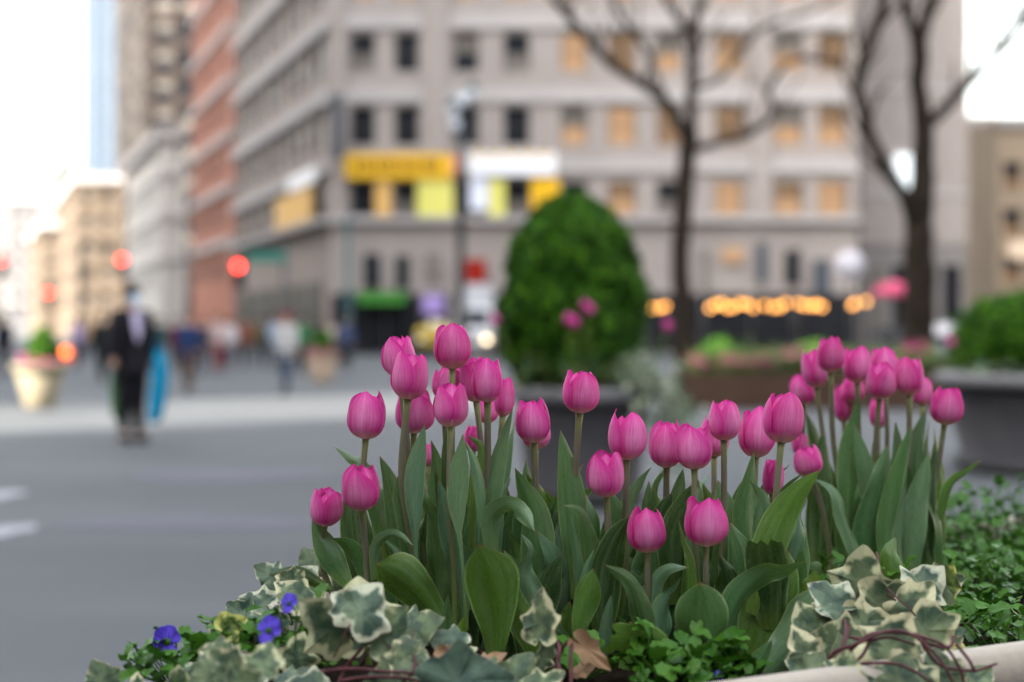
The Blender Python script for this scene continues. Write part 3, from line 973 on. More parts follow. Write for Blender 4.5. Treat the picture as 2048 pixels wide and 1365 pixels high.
# vehicles by the building
def vehicle(name, label, cat, px, d, w, h, ln, mat, lit=False, roofbox=None, truck=False):
    b = P(px, 0, d); b.z = 0
    o = empty(name, b, label=label, cat=cat)
    hw = w / 2
    prof = ([(0, 0.35), (0, 1.1), (0.15, 1.35), (0.45, 2.0 if truck else 1.15), (1.4, 2.1 if truck else h * 0.97), (ln * .7, h * .98), (ln * .93, h * .62 if not truck else h), (ln, 0.9), (ln, 0.35)]
            if not truck else [(0, .4), (0, 1.2), (0.2, 1.45), (0.55, 2.3), (1.6, 2.4), (1.62, h), (ln, h), (ln, .4)])
    n = len(prof)
    v, f = [], []
    for sx, ins in ((-1, 0), (1, 0)):
        for (y, z) in prof:
            k_ = hw * (1 - 0.10 * max(0, (z - 1.0)) / max(h - 1.0, .1)) if not truck else hw
            v.append((sx * k_, y, z))
    f = [tuple(range(n)), tuple(range(2 * n - 1, n - 1, -1))] + [(i, n + i, n + (i + 1) % n, (i + 1) % n) for i in range(n)]
    body = obj('body', make_mesh('body', v, f, mat, smooth=False), o)
    bv = body.modifiers.new('bevel', 'BEVEL'); bv.width = 0.06; bv.segments = 2
    ws = MB()
    z0, z1, y0, y1 = (1.5, 2.22, 0.22, 0.52) if truck else (1.17, h * .93, 0.47, 1.33)
    ws.add([(-hw * .85, y0 - .03, z0), (hw * .85, y0 - .03, z0), (hw * .78, y1 - .05, z1), (-hw * .78, y1 - .05, z1)], [(0, 1, 2, 3)])
    ws.build('windscreen', [M['glass']], o)
    for sx in (-1, 1):
        for wy in (0.8, ln - 0.9):
            mb = MB(); mb.lathe((0, 0, 0), [(0.16, -0.11), (0.34, -0.11), (0.34, 0.11), (0.16, 0.11)], 18)
            mb.v = [(sx * (hw - 0.10) + z_, wy + x, 0.34 + y) for x, y, z_ in mb.v]
            mb.build('wheel', [M['rubber']], o)
        mb = MB(); mb.ball((sx * (hw - 0.25), -0.02, 0.85), (0.15, 0.06, 0.10)); mb.build('headlight', [M['head_lamp'] if lit and sx > 0 else M['white']], o)
    mb = MB(); mb.box((-hw * .95, -0.10, 0.4), (hw * .95, 0.02, 0.6)); mb.build('bumper', [M['metal']], o)
    if roofbox:
        mb = MB(); mb.box((-0.35, ln * .42, h * .98), (0.35, ln * .42 + 0.25, h + 0.22)); mb.build('roof_sign', [M[roofbox]], o)
    return o


M['truck_white'] = plain('truck_white', (0.42, 0.43, 0.46), 0.5, 0.1, 2)
vehicle('delivery_truck', 'white delivery truck with one lit headlight under the red sign', 'truck', 946, 66, 1.75, 3.45, 5.5, M['truck_white'], lit=True, truck=True)
M['taxi'] = plain('taxi_yellow', (0.34, 0.24, 0.03), 0.35, 0.1)
vehicle('taxi', 'yellow taxi parked beside the white delivery truck', 'taxi', 868, 64, 1.75, 1.5, 4.4, M['taxi'], roofbox='white')
lv = panel(None, 846, 888, 590, 628, 70, M['lavender'], 'hanging_sign', 0.15)
tag(lv, 'lavender sign board above the yellow taxi', 'sign')
mb = MB(); q = P(867, 628, 70.2); mb.tube([(0, 0.1, 0), (0, 0.1, 3.0)], 0.06); st_ = mb.build('post', [M['metal']], lv, Vector((q.x, q.y, 0)))

# round white sign, pink market umbrella, dark kiosk
d = 46
q = P(1700, 530, d)
o = empty('round_sign', (q.x, d, 0), label='round white sign on a post above the string lights', cat='sign')
mb = MB(); mb.tube([(0, 0.1, 0), (0, 0.1, q.z)], 0.05); mb.build('post', [M['metal']], o)
mb = MB(); mb.lathe((0, 0, 0), [(0.46, -0.04), (0.46, 0.04)], 28); mb.v = [(x, z_, y + q.z) for x, y, z_ in mb.v]
M['cool_disc'] = plain('pale_sign_face', (0.42, 0.42, 0.48), 0.5, 0.1)
mb.build('disc', [M['cool_disc']], o)
d = 40
q = P(1787, 580, d)
o = empty('market_umbrella', (q.x, d, 0), label='pink market umbrella before the stout bare tree', cat='umbrella')
M['pink_cloth'] = plain('pink_canvas', (0.36, 0.06, 0.12), 0.8)
mb = MB(); mb.tube([(0, 0, 0), (0, 0, 2.6)], 0.03); mb.build('pole', [M['metal']], o)
mb = MB(); mb.lathe((0, 0, 0), [(0.62, 2.25), (0.60, 2.40), (0.35, 2.58), (0.03, 2.68)], 8); mb.build('canopy', [M['pink_cloth']], o)
mb = MB(); mb.lathe((0, 0, 0), [(0.3, 0), (0.3, 0.08), (0.05, 0.1)], 16); mb.build('base', [M['metal']], o)
d = 34
q = P(1835, 660, d)
o = empty('kiosk_cart', (q.x, d, 0), label='dark kiosk cart with grey counter under the stout bare tree', cat='cart')
mb = MB(); mb.box((-1.0, -0.4, 0.25), (-0.02, 0.4, 1.35)); mb.build('cabinet', [M['shop_dark']], o)
mb = MB(); mb.box((0.0, -0.4, 0.25), (0.75, 0.4, 1.0)); mb.build('cabinet', [M['navy']], o)
M['cart_top'] = plain('cart_top', (0.20, 0.21, 0.25), 0.4)
mb = MB(); mb.box((0.0, -0.5, 1.18), (0.95, 0.5, 1.45)); mb.build('counter', [M['cart_top']], o)
mb = MB(); mb.box((0.1, -0.3, 1.0), (0.7, 0.3, 1.18)); mb.build('shelf', [M['shop_dark']], o)
for sx in (-0.8, 0.6):
    mb = MB(); mb.lathe((0, 0, 0), [(0.05, -0.04), (0.22, -0.04), (0.22, 0.04), (0.05, 0.04)], 16)
    mb.v = [(sx + x, -0.42 + z_, 0.22 + y) for x, y, z_ in mb.v]
    mb.build('wheel', [M['rubber']], o)


# ---------------------------------------------------------------- shrubs and flower beds
def foliage(n, shape, size, rnd, up=0.3):
    """many small leaf faces; shape() gives (point, outward normal)"""
    v, f = [], []
    for _ in range(n):
        p, nr = shape()
        t = Vector((rnd.uniform(-1, 1), rnd.uniform(-1, 1), rnd.uniform(-1, 1))).normalized()
        nn = (nr + t * 0.8 + Vector((0, 0, up))).normalized()
        a = nn.orthogonal().normalized()
        a = (Matrix.Rotation(rnd.uniform(0, 6.28), 3, nn) @ a)
        b_ = nn.cross(a)
        s = size * rnd.uniform(0.6, 1.4)
        k_ = len(v)
        v += [p - a * s * .5, p + b_ * s * .35, p + a * s * .8, p - b_ * s * .35]
        f.append((k_, k_ + 1, k_ + 2, k_ + 3))
    return v, f


M['conifer'] = crown_material('clipped_evergreen', (0.008, 0.030, 0.003), (0.030, 0.105, 0.006), (0.085, 0.23, 0.008))
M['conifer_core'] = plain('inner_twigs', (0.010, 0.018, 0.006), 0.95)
M['bed_green'] = crown_material('bed_plants', (0.03, 0.075, 0.02), (0.10, 0.15, 0.04), (0.24, 0.26, 0.10))
M['pink_flower'] = crown_material('pink_flowers', (0.40, 0.03, 0.14), (0.55, 0.07, 0.24), (0.65, 0.16, 0.33))


def shrub(name, label, loc, prof, n, size, seed, mat='conifer', group=None):
    """clipped shrub: prof lists (radius, z)"""
    rnd = random.Random(seed)
    o = empty(name, loc, label=label, cat='shrub', group=group)
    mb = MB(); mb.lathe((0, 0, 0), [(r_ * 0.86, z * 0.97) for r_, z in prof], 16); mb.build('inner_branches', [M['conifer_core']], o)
    zs_ = [z for _, z in prof]

    def shp():
        while True:
            z = rnd.uniform(zs_[0], zs_[-1]); rad = np.interp(z, zs_, [r_ for r_, _ in prof])
            if rnd.random() < (rad + 0.05) / (max(r_ for r_, _ in prof) + 0.05):
                break
        a = rnd.uniform(0, 6.283)
        lump = 1 + 0.24 * noise.noise(Vector((math.cos(a) * 2.2, math.sin(a) * 2.2, z * 3.2 + seed)))
        k_ = lump * rnd.uniform(0.84, 1.07)
        return Vector((math.cos(a) * rad * k_, math.sin(a) * rad * k_, z + rnd.uniform(-.03, .03))), Vector((math.cos(a), math.sin(a), 0.25))
    v, f = foliage(n, shp, size, rnd)
    obj('crown', make_mesh('crown', v, f, M[mat], smooth=False), o)
    mb = MB(); mb.tube([(0, 0, -0.06), (0, 0, zs_[0] + 0.2)], 0.04); mb.build('trunk', [M['bark']], o)
    return o


def pot(name, label, loc, prof, mats, seg=40, soil_z=None, group=None, cat='planter'):
    o = empty(name, loc, label=label, cat=cat, group=group)
    body, rim = prof
    mb = MB(); mb.lathe((0, 0, 0), body, seg); mb.build('body', [mats[0]], o)
    mb = MB(); mb.lathe((0, 0, 0), rim, seg); mb.build('rim', [mats[1]], o)
    r_, z = rim[-1]
    mb = MB(); mb.lathe((0, 0, 0), [(r_ * .93, z), (r_ * .92, z + 0.012)], seg); mb.build('soil', [M['soil']], o)
    return o


def simple_tulip(name, label, loc, h, seed, group, lean=0.0, mat=None):
    rnd = random.Random(seed)
    o = empty(name, loc, label=label, cat='tulip', group=group)
    top = Vector((lean, rnd.uniform(-.03, .03), h))
    mb = MB(); mb.tube([(0, 0, 0), top * 0.5 + Vector((lean * -.1, 0, 0)), top], 0.005, 6); mb.build('stem', [M['stem']], o)
    mb = MB(); mb.lathe(top, [(0.006, -0.002), (0.026, 0.008), (0.034, 0.03), (0.031, 0.055), (0.018, 0.074), (0.003, 0.08)], 12)
    mb.build('flower', [M['tulip_far']], o)
    for k_ in range(2):
        a = rnd.uniform(0, 6.28)
        q = [Vector((0, 0, 0)), Vector((math.cos(a) * .05, math.sin(a) * .05, h * .35)), Vector((math.cos(a) * .11, math.sin(a) * .11, h * .62))]
        s = Vector((-math.sin(a), math.cos(a), 0)) * 0.024
        v = [q[0] - s * .5, q[0] + s * .5, q[1] + s, q[1] - s, q[2]]
        l = obj('leaf', make_mesh('leaf', v, [(0, 1, 2, 3), (3, 2, 4)], M['leaf_far']), o)
    return o


M['tulip_far'] = plain('tulip_bloom', (0.55, 0.045, 0.27), 0.45, 0.3, 20)
M['leaf_far'] = plain('tulip_leaf_far', (0.06, 0.13, 0.06), 0.45, 0.3, 20)
M['silver_ivy'] = crown_material('trailing_ivy', (0.05, 0.09, 0.05), (0.16, 0.22, 0.14), (0.42, 0.45, 0.34))

# round grey planter with the clipped cone shrub
d = 10.75
pc = Vector((P(1165, 0, d).x, d, 0))
GREY_BODY = [(0.42, 0), (0.46, 0.03), (0.46, 0.12), (0.43, 0.15), (0.50, 0.70), (0.51, 0.76)]
GREY_RIM = [(0.52, 0.76), (0.57, 0.78), (0.575, 0.86), (0.55, 0.88), (0.50, 0.88), (0.49, 0.83)]
pot('round_planter', 'round grey stone planter holding the clipped cone shrub', pc, (GREY_BODY, GREY_RIM), (M['dark_stone'], M['rim_stone']))
shrub('cone_shrub', 'clipped green cone shaped evergreen shrub in the round planter', pc + Vector((-0.07, 0.05, 0.84)),
      [(0.33, 0.06), (0.47, 0.24), (0.535, 0.58), (0.475, 0.96), (0.40, 1.18), (0.31, 1.34), (0.20, 1.43), (0.07, 1.47)], 12000, 0.06, 21)
G1 = 'pink tulips before the clipped cone shrub'
for (px, py, dd) in ((1138, 627, -.60), (1182, 608, -.58), (1150, 634, -.57), (1172, 600, -.57), (990, 628, -.35), (1335, 640, -.35)):
    q = P(px, py + 22, d + dd)
    bz = 0.84
    bx = min(max(q.x, pc.x - .42), pc.x + .42)
    simple_tulip('far_tulip', 'pink tulip growing in the round planter before the clipped cone shrub', (bx, d + max(dd, -.5), bz), q.z - bz, px, G1, lean=q.x - bx)
rnd = random.Random(31)
def trailing(loc, label, pts, n, seed, spread=0.09, size=0.06):
    rd = random.Random(seed)
    o = empty('trailing_ivy', loc, label=label, cat='ivy')
    w = [Vector(p) for p in pts]
    path = [Vector(a) for a in smooth_path([tuple(p) for p in w], 20)]
    mb = MB(); mb.tube(path, 0.008, 6); mb.build('vine', [M['vine']], o)
    def shp():
        p = rd.choice(path)
        return p + Vector((rd.gauss(0, spread), rd.gauss(0, spread * .6), rd.gauss(0, spread))), Vector((0, -1, .4))
    v, f = foliage(n, shp, size, rd)
    tag(obj('foliage', make_mesh('foliage', v, f, M['silver_ivy'], smooth=False), o), kind='stuff')
    return o
trailing(pc + Vector((0.25, -.35, .86)), 'variegated ivy trailing over the rim of the round planter',
         [(0.0, 0, .02), (0.12, -.1, .12), (.24, -.16, .08), (.33, -.2, -.12), (.38, -.2, -.3), (.40, -.2, -.46)], 420, 3)
def low_plants(name, label, loc, rx, ry, h, n, size, mat, seed, cat='plants'):
    rd = random.Random(seed)
    o = empty(name, loc, label=label, cat=cat)
    def shp():
        a, r_ = rd.uniform(0, 6.28), math.sqrt(rd.random())
        x, y = math.cos(a) * r_ * rx, math.sin(a) * r_ * ry
        hh = h * (0.5 + 0.5 * noise.noise(Vector((x * 5, y * 5, seed)))) + 0.02
        return Vector((x, y, hh * rd.random())), Vector((0, -.3, 1))
    v, f = foliage(n, shp, size, rd, 0.8)
    tag(obj('foliage', make_mesh('foliage', v, f, M[mat], smooth=False), o), kind='stuff')
    return o
low_plants('low_flowers', 'low green plants filling the round planter under the cone shrub', pc + Vector((-.05, -.12, .86)), .49, .46, .34, 1500, 0.055, 'bed_green', 5)

# second grey planter with a clipped ball shrub
d = 13.2
pc2 = Vector((P(2115, 0, d).x, d, 0))
pot('round_planter', 'wide grey stone planter holding the clipped ball shrub', pc2, ([(a * 2.0, b) for a, b in GREY_BODY], [(a * 1.9 + .02, b + 0.02) for a, b in GREY_RIM]), (M['dark_stone'], M['rim_stone']))
shrub('ball_shrub', 'clipped round evergreen shrub in the wide grey planter', pc2 + Vector((-.26, .1, .86)),
      [(0.45, 0.02), (0.62, 0.2), (0.66, 0.38), (0.60, 0.55), (0.42, 0.70), (0.06, 0.78)], 7000, 0.055, 22)
for px, py in ((2036, 655), (1900, 672)):
    q = P(px, py + 20, d - .4)
    simple_tulip('far_tulip', 'pink tulip growing in the wide grey planter by the ball shrub', (max(q.x, pc2.x - .85), d - .4, .86), q.z - .86, px, 'pink tulips by the ball shrub', lean=q.x - max(q.x, pc2.x - .85))
low_plants('low_flowers', 'silvery low plants at the rim of the wide grey planter', pc2 + Vector((-.55, -.3, .88)), .42, .35, .16, 300, 0.05, 'silver_ivy', 8)

# long timber flower bed
d = 24.0
xa, xb = P(1360, 0, d).x, P(1960, 0, d).x
M['timber'] = plain('dark_timber', (0.055, 0.035, 0.026), 0.85, 0.35, 4)
o = empty('timber_flower_box', ((xa + xb) / 2, d, 0), label='long dark timber flower box beneath the bare trees', cat='planter')
hw = (xb - xa) / 2
for i in range(3):
    mb = MB(); mb.box((-hw, -0.9 - i * .004, 0.02 + i * 0.19), (hw, -0.8, 0.20 + i * 0.19)); mb.build('plank', [M['timber']], o)
mb = MB(); mb.box((-hw, 0.8, 0.02), (hw, 0.9, 0.58)); mb.build('back_board', [M['timber']], o)
mb = MB(); mb.box((-hw + .02, -0.79, 0.02), (hw - .02, 0.79, 0.52)); mb.build('soil', [M['soil']], o)
low_plants('bed_plants', 'mixed green and yellow plants growing in the timber flower box', Vector(((xa + xb) / 2, d, .52)), hw * .97, .72, .75, 4200, 0.11, 'bed_green', 14)
for i, (px, py) in enumerate(((1462, 712), (1398, 718), (1585, 700), (1520, 715), (1830, 690))):
    q = P(px, py, d - .7)
    low_plants('flower_clump', 'clump of pink flowers in the timber flower box', q - Z * .12, .22, .15, .25, 60, 0.06, 'pink_flower', 40 + i, 'flowers')['group'] = 'pink flower clumps in the timber box'
# hedge and further greenery at the park side
for i, (px, d_, w_, h_) in enumerate(((1440, 33, 1.2, 1.1), (1640, 36, 1.6, 1.0), (1990, 30, 1.3, 1.9), (1930, 38, 1.6, 1.3))):
    q = P(px, 0, d_)
    labs = ['small loose green bush behind the timber flower box', 'broad low bush under the glowing bulbs', 'tall light green bush behind the ball shrub', 'dark bush beside the kiosk cart']
    shrub('bush', labs[i], Vector((q.x, d_, 0)), [(w_ * .35, .1), (w_ * .55, .4 * h_), (w_ * .5, .7 * h_), (w_ * .1, h_)], 1500, 0.09, 60 + i, 'bed_green' if i in (2, ) else 'conifer')

# cream pots with pink flowers across the plaza
CREAM_BODY = [(0.21, 0), (0.22, 0.03), (0.37, 0.58)]
CREAM_RIM = [(0.375, 0.58), (0.42, 0.60), (0.425, 0.68), (0.39, 0.69), (0.36, 0.67), (0.35, 0.62)]
M['cream_pot'] = plain('cream_pot', (0.22, 0.195, 0.135), 0.6, 0.1, 4)
M['tan_pot'] = plain('tan_pot', (0.32, 0.25, 0.19), 0.6, 0.15, 4)
for (px, d_, nm, lab, m_, s) in ((80, 23.6, 'flower_pot', 'tapered cream flower pot standing near the suited person', 'cream_pot', 1.08), (645, 35.0, 'flower_pot', 'tapered tan flower pot near the corner building', 'tan_pot', 1.05)):
    q = P(px, 0, d_); q.z = 0
    pp = pot(nm, lab, q, ([(a * s, b * s) for a, b in CREAM_BODY], [(a * s, b * s) for a, b in CREAM_RIM]), (M[m_], M[m_]), 28, cat='flower pot')
    shrub('pot_shrub', 'small dark cone shrub in the ' + ('cream' if px == 80 else 'tan') + ' flower pot', q + Vector((0.03, .08, .64 * s)), [(0.18, .02), (0.27, .18), (0.22, .42), (0.05, .66)], 900, 0.06, px)
    low_plants('pot_flowers', 'pink flowers crowding the ' + ('cream' if px == 80 else 'tan') + ' flower pot', q + Vector((0, -.08, .66 * s)), .32 * s, .24 * s, .26, 260, 0.06, 'pink_flower', px + 1, 'flowers')


# ---------------------------------------------------------------- people
def skin_mesh(joints, edges, name, mat, sub=2):
    """continuous surface grown along a skeleton"""
    me = bpy.data.meshes.new(name)
    me.from_pydata([j[:3] for j in joints], edges, [])
    tmp = bpy.data.objects.new('tmp', me)
    COL.objects.link(tmp)
    md = tmp.modifiers.new('skin', 'SKIN')
    md.use_smooth_shade = True
    for i, j in enumerate(joints):
        sv = me.skin_vertices[0].data[i]
        sv.radius = (j[3], j[4] if len(j) > 4 else j[3])
        sv.use_root = (i == 0)
    ss = tmp.modifiers.new('sub', 'SUBSURF'); ss.levels = sub; ss.render_levels = sub
    dg = bpy.context.evaluated_depsgraph_get()
    out = bpy.data.meshes.new_from_object(tmp.evaluated_get(dg))
    bpy.data.objects.remove(tmp)
    out.name = name
    out.materials.clear(); out.materials.append(mat)
    out.polygons.foreach_set('use_smooth', [True] * len(out.polygons))
    return out


def person(label, px, feet, heading, H, top, legs, hair=(0.02, 0.015, 0.012), stride=0.18, arms=(0.1, -0.1), coat=False, mask=None, shirt=None, cap=None, shoes=(0.015, 0.015, 0.015), bend=(0.0, 0.0)):
    d_ = CH * F / (feet - HY)
    q = P(px, 0, d_); q.z = 0
    o = empty('person', q, heading, label=label, cat='person', group='people walking on the plaza')
    s = H / 1.75
    A = lambda x, y, z, r_, r2=None: (x * s, y * s, z * s, r_ * s, (r2 or r_) * s)
    st = stride
    J = [A(0, 0, .96, .13, .10), A(0, .01, 1.15, .125, .095), A(0, .01, 1.34, .15, .105), A(0, 0, 1.46, .07), A(0, .01, 1.53, .052), A(0, .02, 1.60, .075, .085), A(0, .025, 1.67, .078, .095), A(0, .01, 1.735, .05, .06),
         A(-.18, 0, 1.41, .062), A(-.24, arms[0] * .5, 1.16, .045), A(-.25, arms[0] + bend[0], .93 + bend[0] * .5, .036), A(-.25, arms[0] * 1.2 + bend[0] * 1.2, .84 + bend[0] * .6, .032),
         A(.18, 0, 1.41, .062), A(.24, arms[1] * .5, 1.16, .045), A(.25, arms[1] + bend[1], .93 + bend[1] * .5, .036), A(.25, arms[1] * 1.2 + bend[1] * 1.2, .84 + bend[1] * .6, .032),
         A(-.09, 0, .88, .095), A(-.075, st * .55, .50, .062), A(-.065, st, .09, .042), A(-.065, st + .12, .045, .038, .03),
         A(.09, 0, .88, .095), A(.075, -st * .35, .50, .062), A(.065, -st, .11, .042), A(.065, -st + .12, .045, .038, .03)]
    E = [(0, 1), (1, 2), (2, 3), (3, 4), (4, 5), (5, 6), (6, 7), (2, 8), (8, 9), (9, 10), (10, 11), (2, 12), (12, 13), (13, 14), (14, 15), (0, 16), (16, 17), (17, 18), (18, 19), (0, 20), (20, 21), (21, 22), (22, 23)]
    obj('body', skin_mesh(J, E, 'body', M['skin']), o)
    g_ = lambda i, k_: (*J[i][:3], J[i][3] + k_ * s, J[i][4] + k_ * s)
    tj = [g_(0, .055), g_(1, .055), g_(2, .055), (*J[3][:3], .085 * s, .08 * s), g_(8, .04), g_(9, .032), g_(10, .03), g_(12, .04), g_(13, .032), g_(14, .03), A(0, 0, .84, .175, .14)]
    te = [(0, 1), (1, 2), (2, 3), (2, 4), (4, 5), (5, 6), (2, 7), (7, 8), (8, 9), (0, 10)]
    if coat:
        tj.append(A(0, -.01, .66, .20, .16)); te.append((10, 11))
    obj('jacket', skin_mesh(tj, te, 'jacket', top), o)
    lj = [g_(0, .035), g_(16, .03), g_(17, .03), (*J[18][:2], J[18][2] - .0, .066 * s, .066 * s), g_(20, .03), g_(21, .03), (*J[22][:3], .066 * s, .066 * s)]
    obj('trousers', skin_mesh(lj, [(0, 1), (1, 2), (2, 3), (0, 4), (4, 5), (5, 6)], 'trousers', legs), o)
    sm_ = cloth('shoe_%d' % int(shoes[0] * 1000), shoes)
    for i, k_ in ((18, 19), (22, 23)):
        a = J[i]
        mb = MB(); mb.ball((a[0], a[1] + .07 * s, .05 * s), (.05 * s, .14 * s, .055 * s)); mb.build('shoe', [sm_], o)
    hm = cloth('hair_%d' % int(hair[0] * 1000), hair)
    mb = MB(); mb.ball((0, .005 * s, 1.695 * s), (.098 * s, .115 * s, .10 * s)); mb.build('hair', [hm if not cap else cap], o)
    if mask:
        mb = MB(); mb.ball((0, .075 * s, 1.60 * s), (.07 * s, .065 * s, .06 * s)); mb.build('face_mask', [mask], o)
    if shirt:
        v = [(-.055 * s, .125 * s, 1.47 * s), (.055 * s, .125 * s, 1.47 * s), (.035 * s, .175 * s, 1.24 * s), (0, .175 * s, 1.12 * s), (-.035 * s, .175 * s, 1.24 * s)]
        v = v + [(x, y - .03, z) for x, y, z in v]
        obj('shirt', make_mesh('shirt', v, [(0, 1, 2, 3, 4), (9, 8, 7, 6, 5)] + [(i, (i + 1) % 5, 5 + (i + 1) % 5, 5 + i) for i in range(5)], shirt, smooth=False), o)
    return o


SUIT = cloth('charcoal_suit', (0.014, 0.014, 0.018))
MASK = cloth('pale_blue_mask', (0.45, 0.62, 0.78))
SHIRT = cloth('lilac_shirt', (0.52, 0.48, 0.68))
person('person in dark suit and pale blue face mask carrying bags', 262, 886, R(222), 1.80, SUIT, SUIT, stride=0.05, arms=(0.02, 0.08), coat=True, mask=MASK, shirt=SHIRT)
# bags held by the suited person
M['bag_blue'] = plain('blue_bag', (0.0, 0.19, 0.36), 0.6, 0.3, 4)
M['bag_green'] = plain('green_bag', (0.015, 0.10, 0.02), 0.6, 0.2, 4)


def bag(label, px, top, bot, d_, w, mat, sx=1.0):
    a, b_ = P(px, top, d_), P(px, bot, d_)
    h = a.z - b_.z
    o = empty('garment_bag', (b_.x, d_, b_.z), label=label, cat='bag')
    mb = MB()
    mb.lathe((0, 0, 0), [(w * .30, 0), (w * .42, .02), (w * .50, h * .25), (w * .52, h * .5), (w * .46, h * .75), (w * .30, h * .95), (w * .1, h)], 20, sy=0.28)
    mb.v = [(x + 0.04 * math.sin(z * 3.0) * sx + 0.05 * z, y + 0.012 * math.sin(z * 22 + x * 9), z) for x, y, z in mb.v]
    mb.build('cover', [mat], o)
    mb = MB(); mb.tube([(-.03 + .05 * h, 0, h * .98), (-.04 + .05 * h, 0, h + .06), (.0 + .05 * h, 0, h + .09), (.04 + .05 * h, 0, h + .06), (.03 + .05 * h, 0, h * .98)], 0.008, 6); mb.build('handle', [mat], o)
    return o


bag('bright blue garment bag hanging beside the suited person', 308, 700, 846, 16.25, 0.19, M['bag_blue'])
bag('dark green bag hanging behind the suited person', 243, 700, 840, 16.6, 0.22, M['bag_green'], -1)
C = cloth
person('person in navy jacket and brown trousers near the suited person', 377, 787, R(170), 1.62, C('navy_jacket', (0.015, 0.03, 0.09)), C('brown_trousers', (0.07, 0.045, 0.035)), stride=0.12, coat=True)
person('person in pale top with red bag beneath the traffic light', 435, 748, R(190), 1.75, C('pale_pink_top', (0.45, 0.35, 0.35)), C('dark_red_trousers', (0.16, 0.025, 0.035)), stride=0.15)
person('person in grey jacket and dark red cap beside the tan pot', 572, 790, R(160), 1.65, C('grey_jacket', (0.30, 0.31, 0.33)), C('dark_jeans', (0.03, 0.045, 0.075)), stride=0.16, cap=C('dark_red_cap', (0.14, 0.015, 0.03)))
person('person in black coat walking behind the suited person', 205, 764, R(185), 1.7, C('black_coat', (0.015, 0.018, 0.02)), C('black_trousers', (0.015, 0.015, 0.018)), coat=True)
person('person in dark navy coat beside the cream pot', 8, 752, R(175), 1.7, C('deep_navy_coat', (0.012, 0.018, 0.03)), C('black_trousers', (0.015, 0.015, 0.018)), coat=True)
person('person in rust coloured coat by the corner building', 488, 735, R(180), 1.75, C('rust_coat', (0.20, 0.07, 0.05)), C('black_trousers', (0.015, 0.015, 0.018)), coat=True)
person('person in blue coat next to the tan pot', 690, 742, R(200), 1.7, C('blue_coat', (0.04, 0.06, 0.13)), C('black_trousers', (0.015, 0.015, 0.018)), coat=True)
person('person in tan jacket walking beyond the orange barrel', 178, 722, R(180), 1.75, C('tan_jacket', (0.40, 0.26, 0.13)), C('dark_jeans', (0.03, 0.045, 0.075)))
person('person in green jacket behind the grey jacket', 604, 748, R(180), 1.7, C('green_jacket', (0.04, 0.15, 0.06)), C('black_trousers', (0.015, 0.015, 0.018)))

EXTRA = [('person in charcoal hoodie between the navy jacket and the pale top', 405, 752, (0.04, 0.04, 0.045), (0.03, 0.035, 0.05)),
         ('person in maroon coat beyond the navy jacket', 352, 742, (0.14, 0.02, 0.035), (0.02, 0.02, 0.025)),
         ('person in white shirt beneath the traffic light', 458, 738, (0.50, 0.50, 0.52), (0.05, 0.05, 0.07)),
         ('person in olive coat beyond the traffic light pole', 520, 733, (0.09, 0.08, 0.04), (0.02, 0.02, 0.025)),
         ('person in sky blue shirt beyond the grey jacket', 548, 738, (0.20, 0.30, 0.45), (0.03, 0.03, 0.04)),
         ('person in black parka by the shop windows', 636, 727, (0.012, 0.012, 0.014), (0.02, 0.02, 0.025)),
         ('person in cream coat by the shop windows', 665, 724, (0.42, 0.37, 0.30), (0.03, 0.03, 0.04)),
         ('person in dark teal coat beyond the suited person', 318, 748, (0.02, 0.06, 0.065), (0.02, 0.02, 0.025)),
         ('person in lilac top near the orange barrel', 155, 738, (0.30, 0.25, 0.45), (0.04, 0.04, 0.05))]
for i, (lab, px, ft, tc, lc) in enumerate(EXTRA):
    person(lab, px, ft, R(150 + 23 * i % 90), 1.6 + .035 * (i % 5), C('top_colour_%d' % i, tc), C('leg_colour_%d' % i, lc), stride=.08 + .03 * (i % 4), coat=i % 2 == 0)

# ================================================================== THE FLOWER PLANTER
SOIL_Z = 0.872
PC, PA, PB, SKEW, PN = Vector((0.53, 2.14, 0)), 0.88, 0.50, 0.50, 8.0


def planter_ring(scale_in, z, seg=96):
    """rounded rectangle outline, inset by scale_in metres"""
    out = []
    for k in range(seg):
        a = 2 * math.pi * k / seg
        ca, sa = math.cos(a), math.sin(a)
        x = math.copysign(abs(ca) ** (2 / PN), ca) * (PA - scale_in)
        y = math.copysign(abs(sa) ** (2 / PN), sa) * (PB - scale_in)
        out.append(Vector((x, y + x * SKEW, z)))       # the planter follows a slanting kerb
    return out


def ring_mesh(name, prof, mat, parent, cap=False):
    seg = 96
    v, f = [], []
    for ins, z in prof:
        v += planter_ring(ins, z, seg)
    for i in range(len(prof) - 1):
        f += [(i * seg + k, i * seg + (k + 1) % seg, (i + 1) * seg + (k + 1) % seg, (i + 1) * seg + k) for k in range(seg)]
    if cap:
        f.append(tuple((len(prof) - 1) * seg + k for k in range(seg)))
    return obj(name, make_mesh(name, v, f, mat), parent)


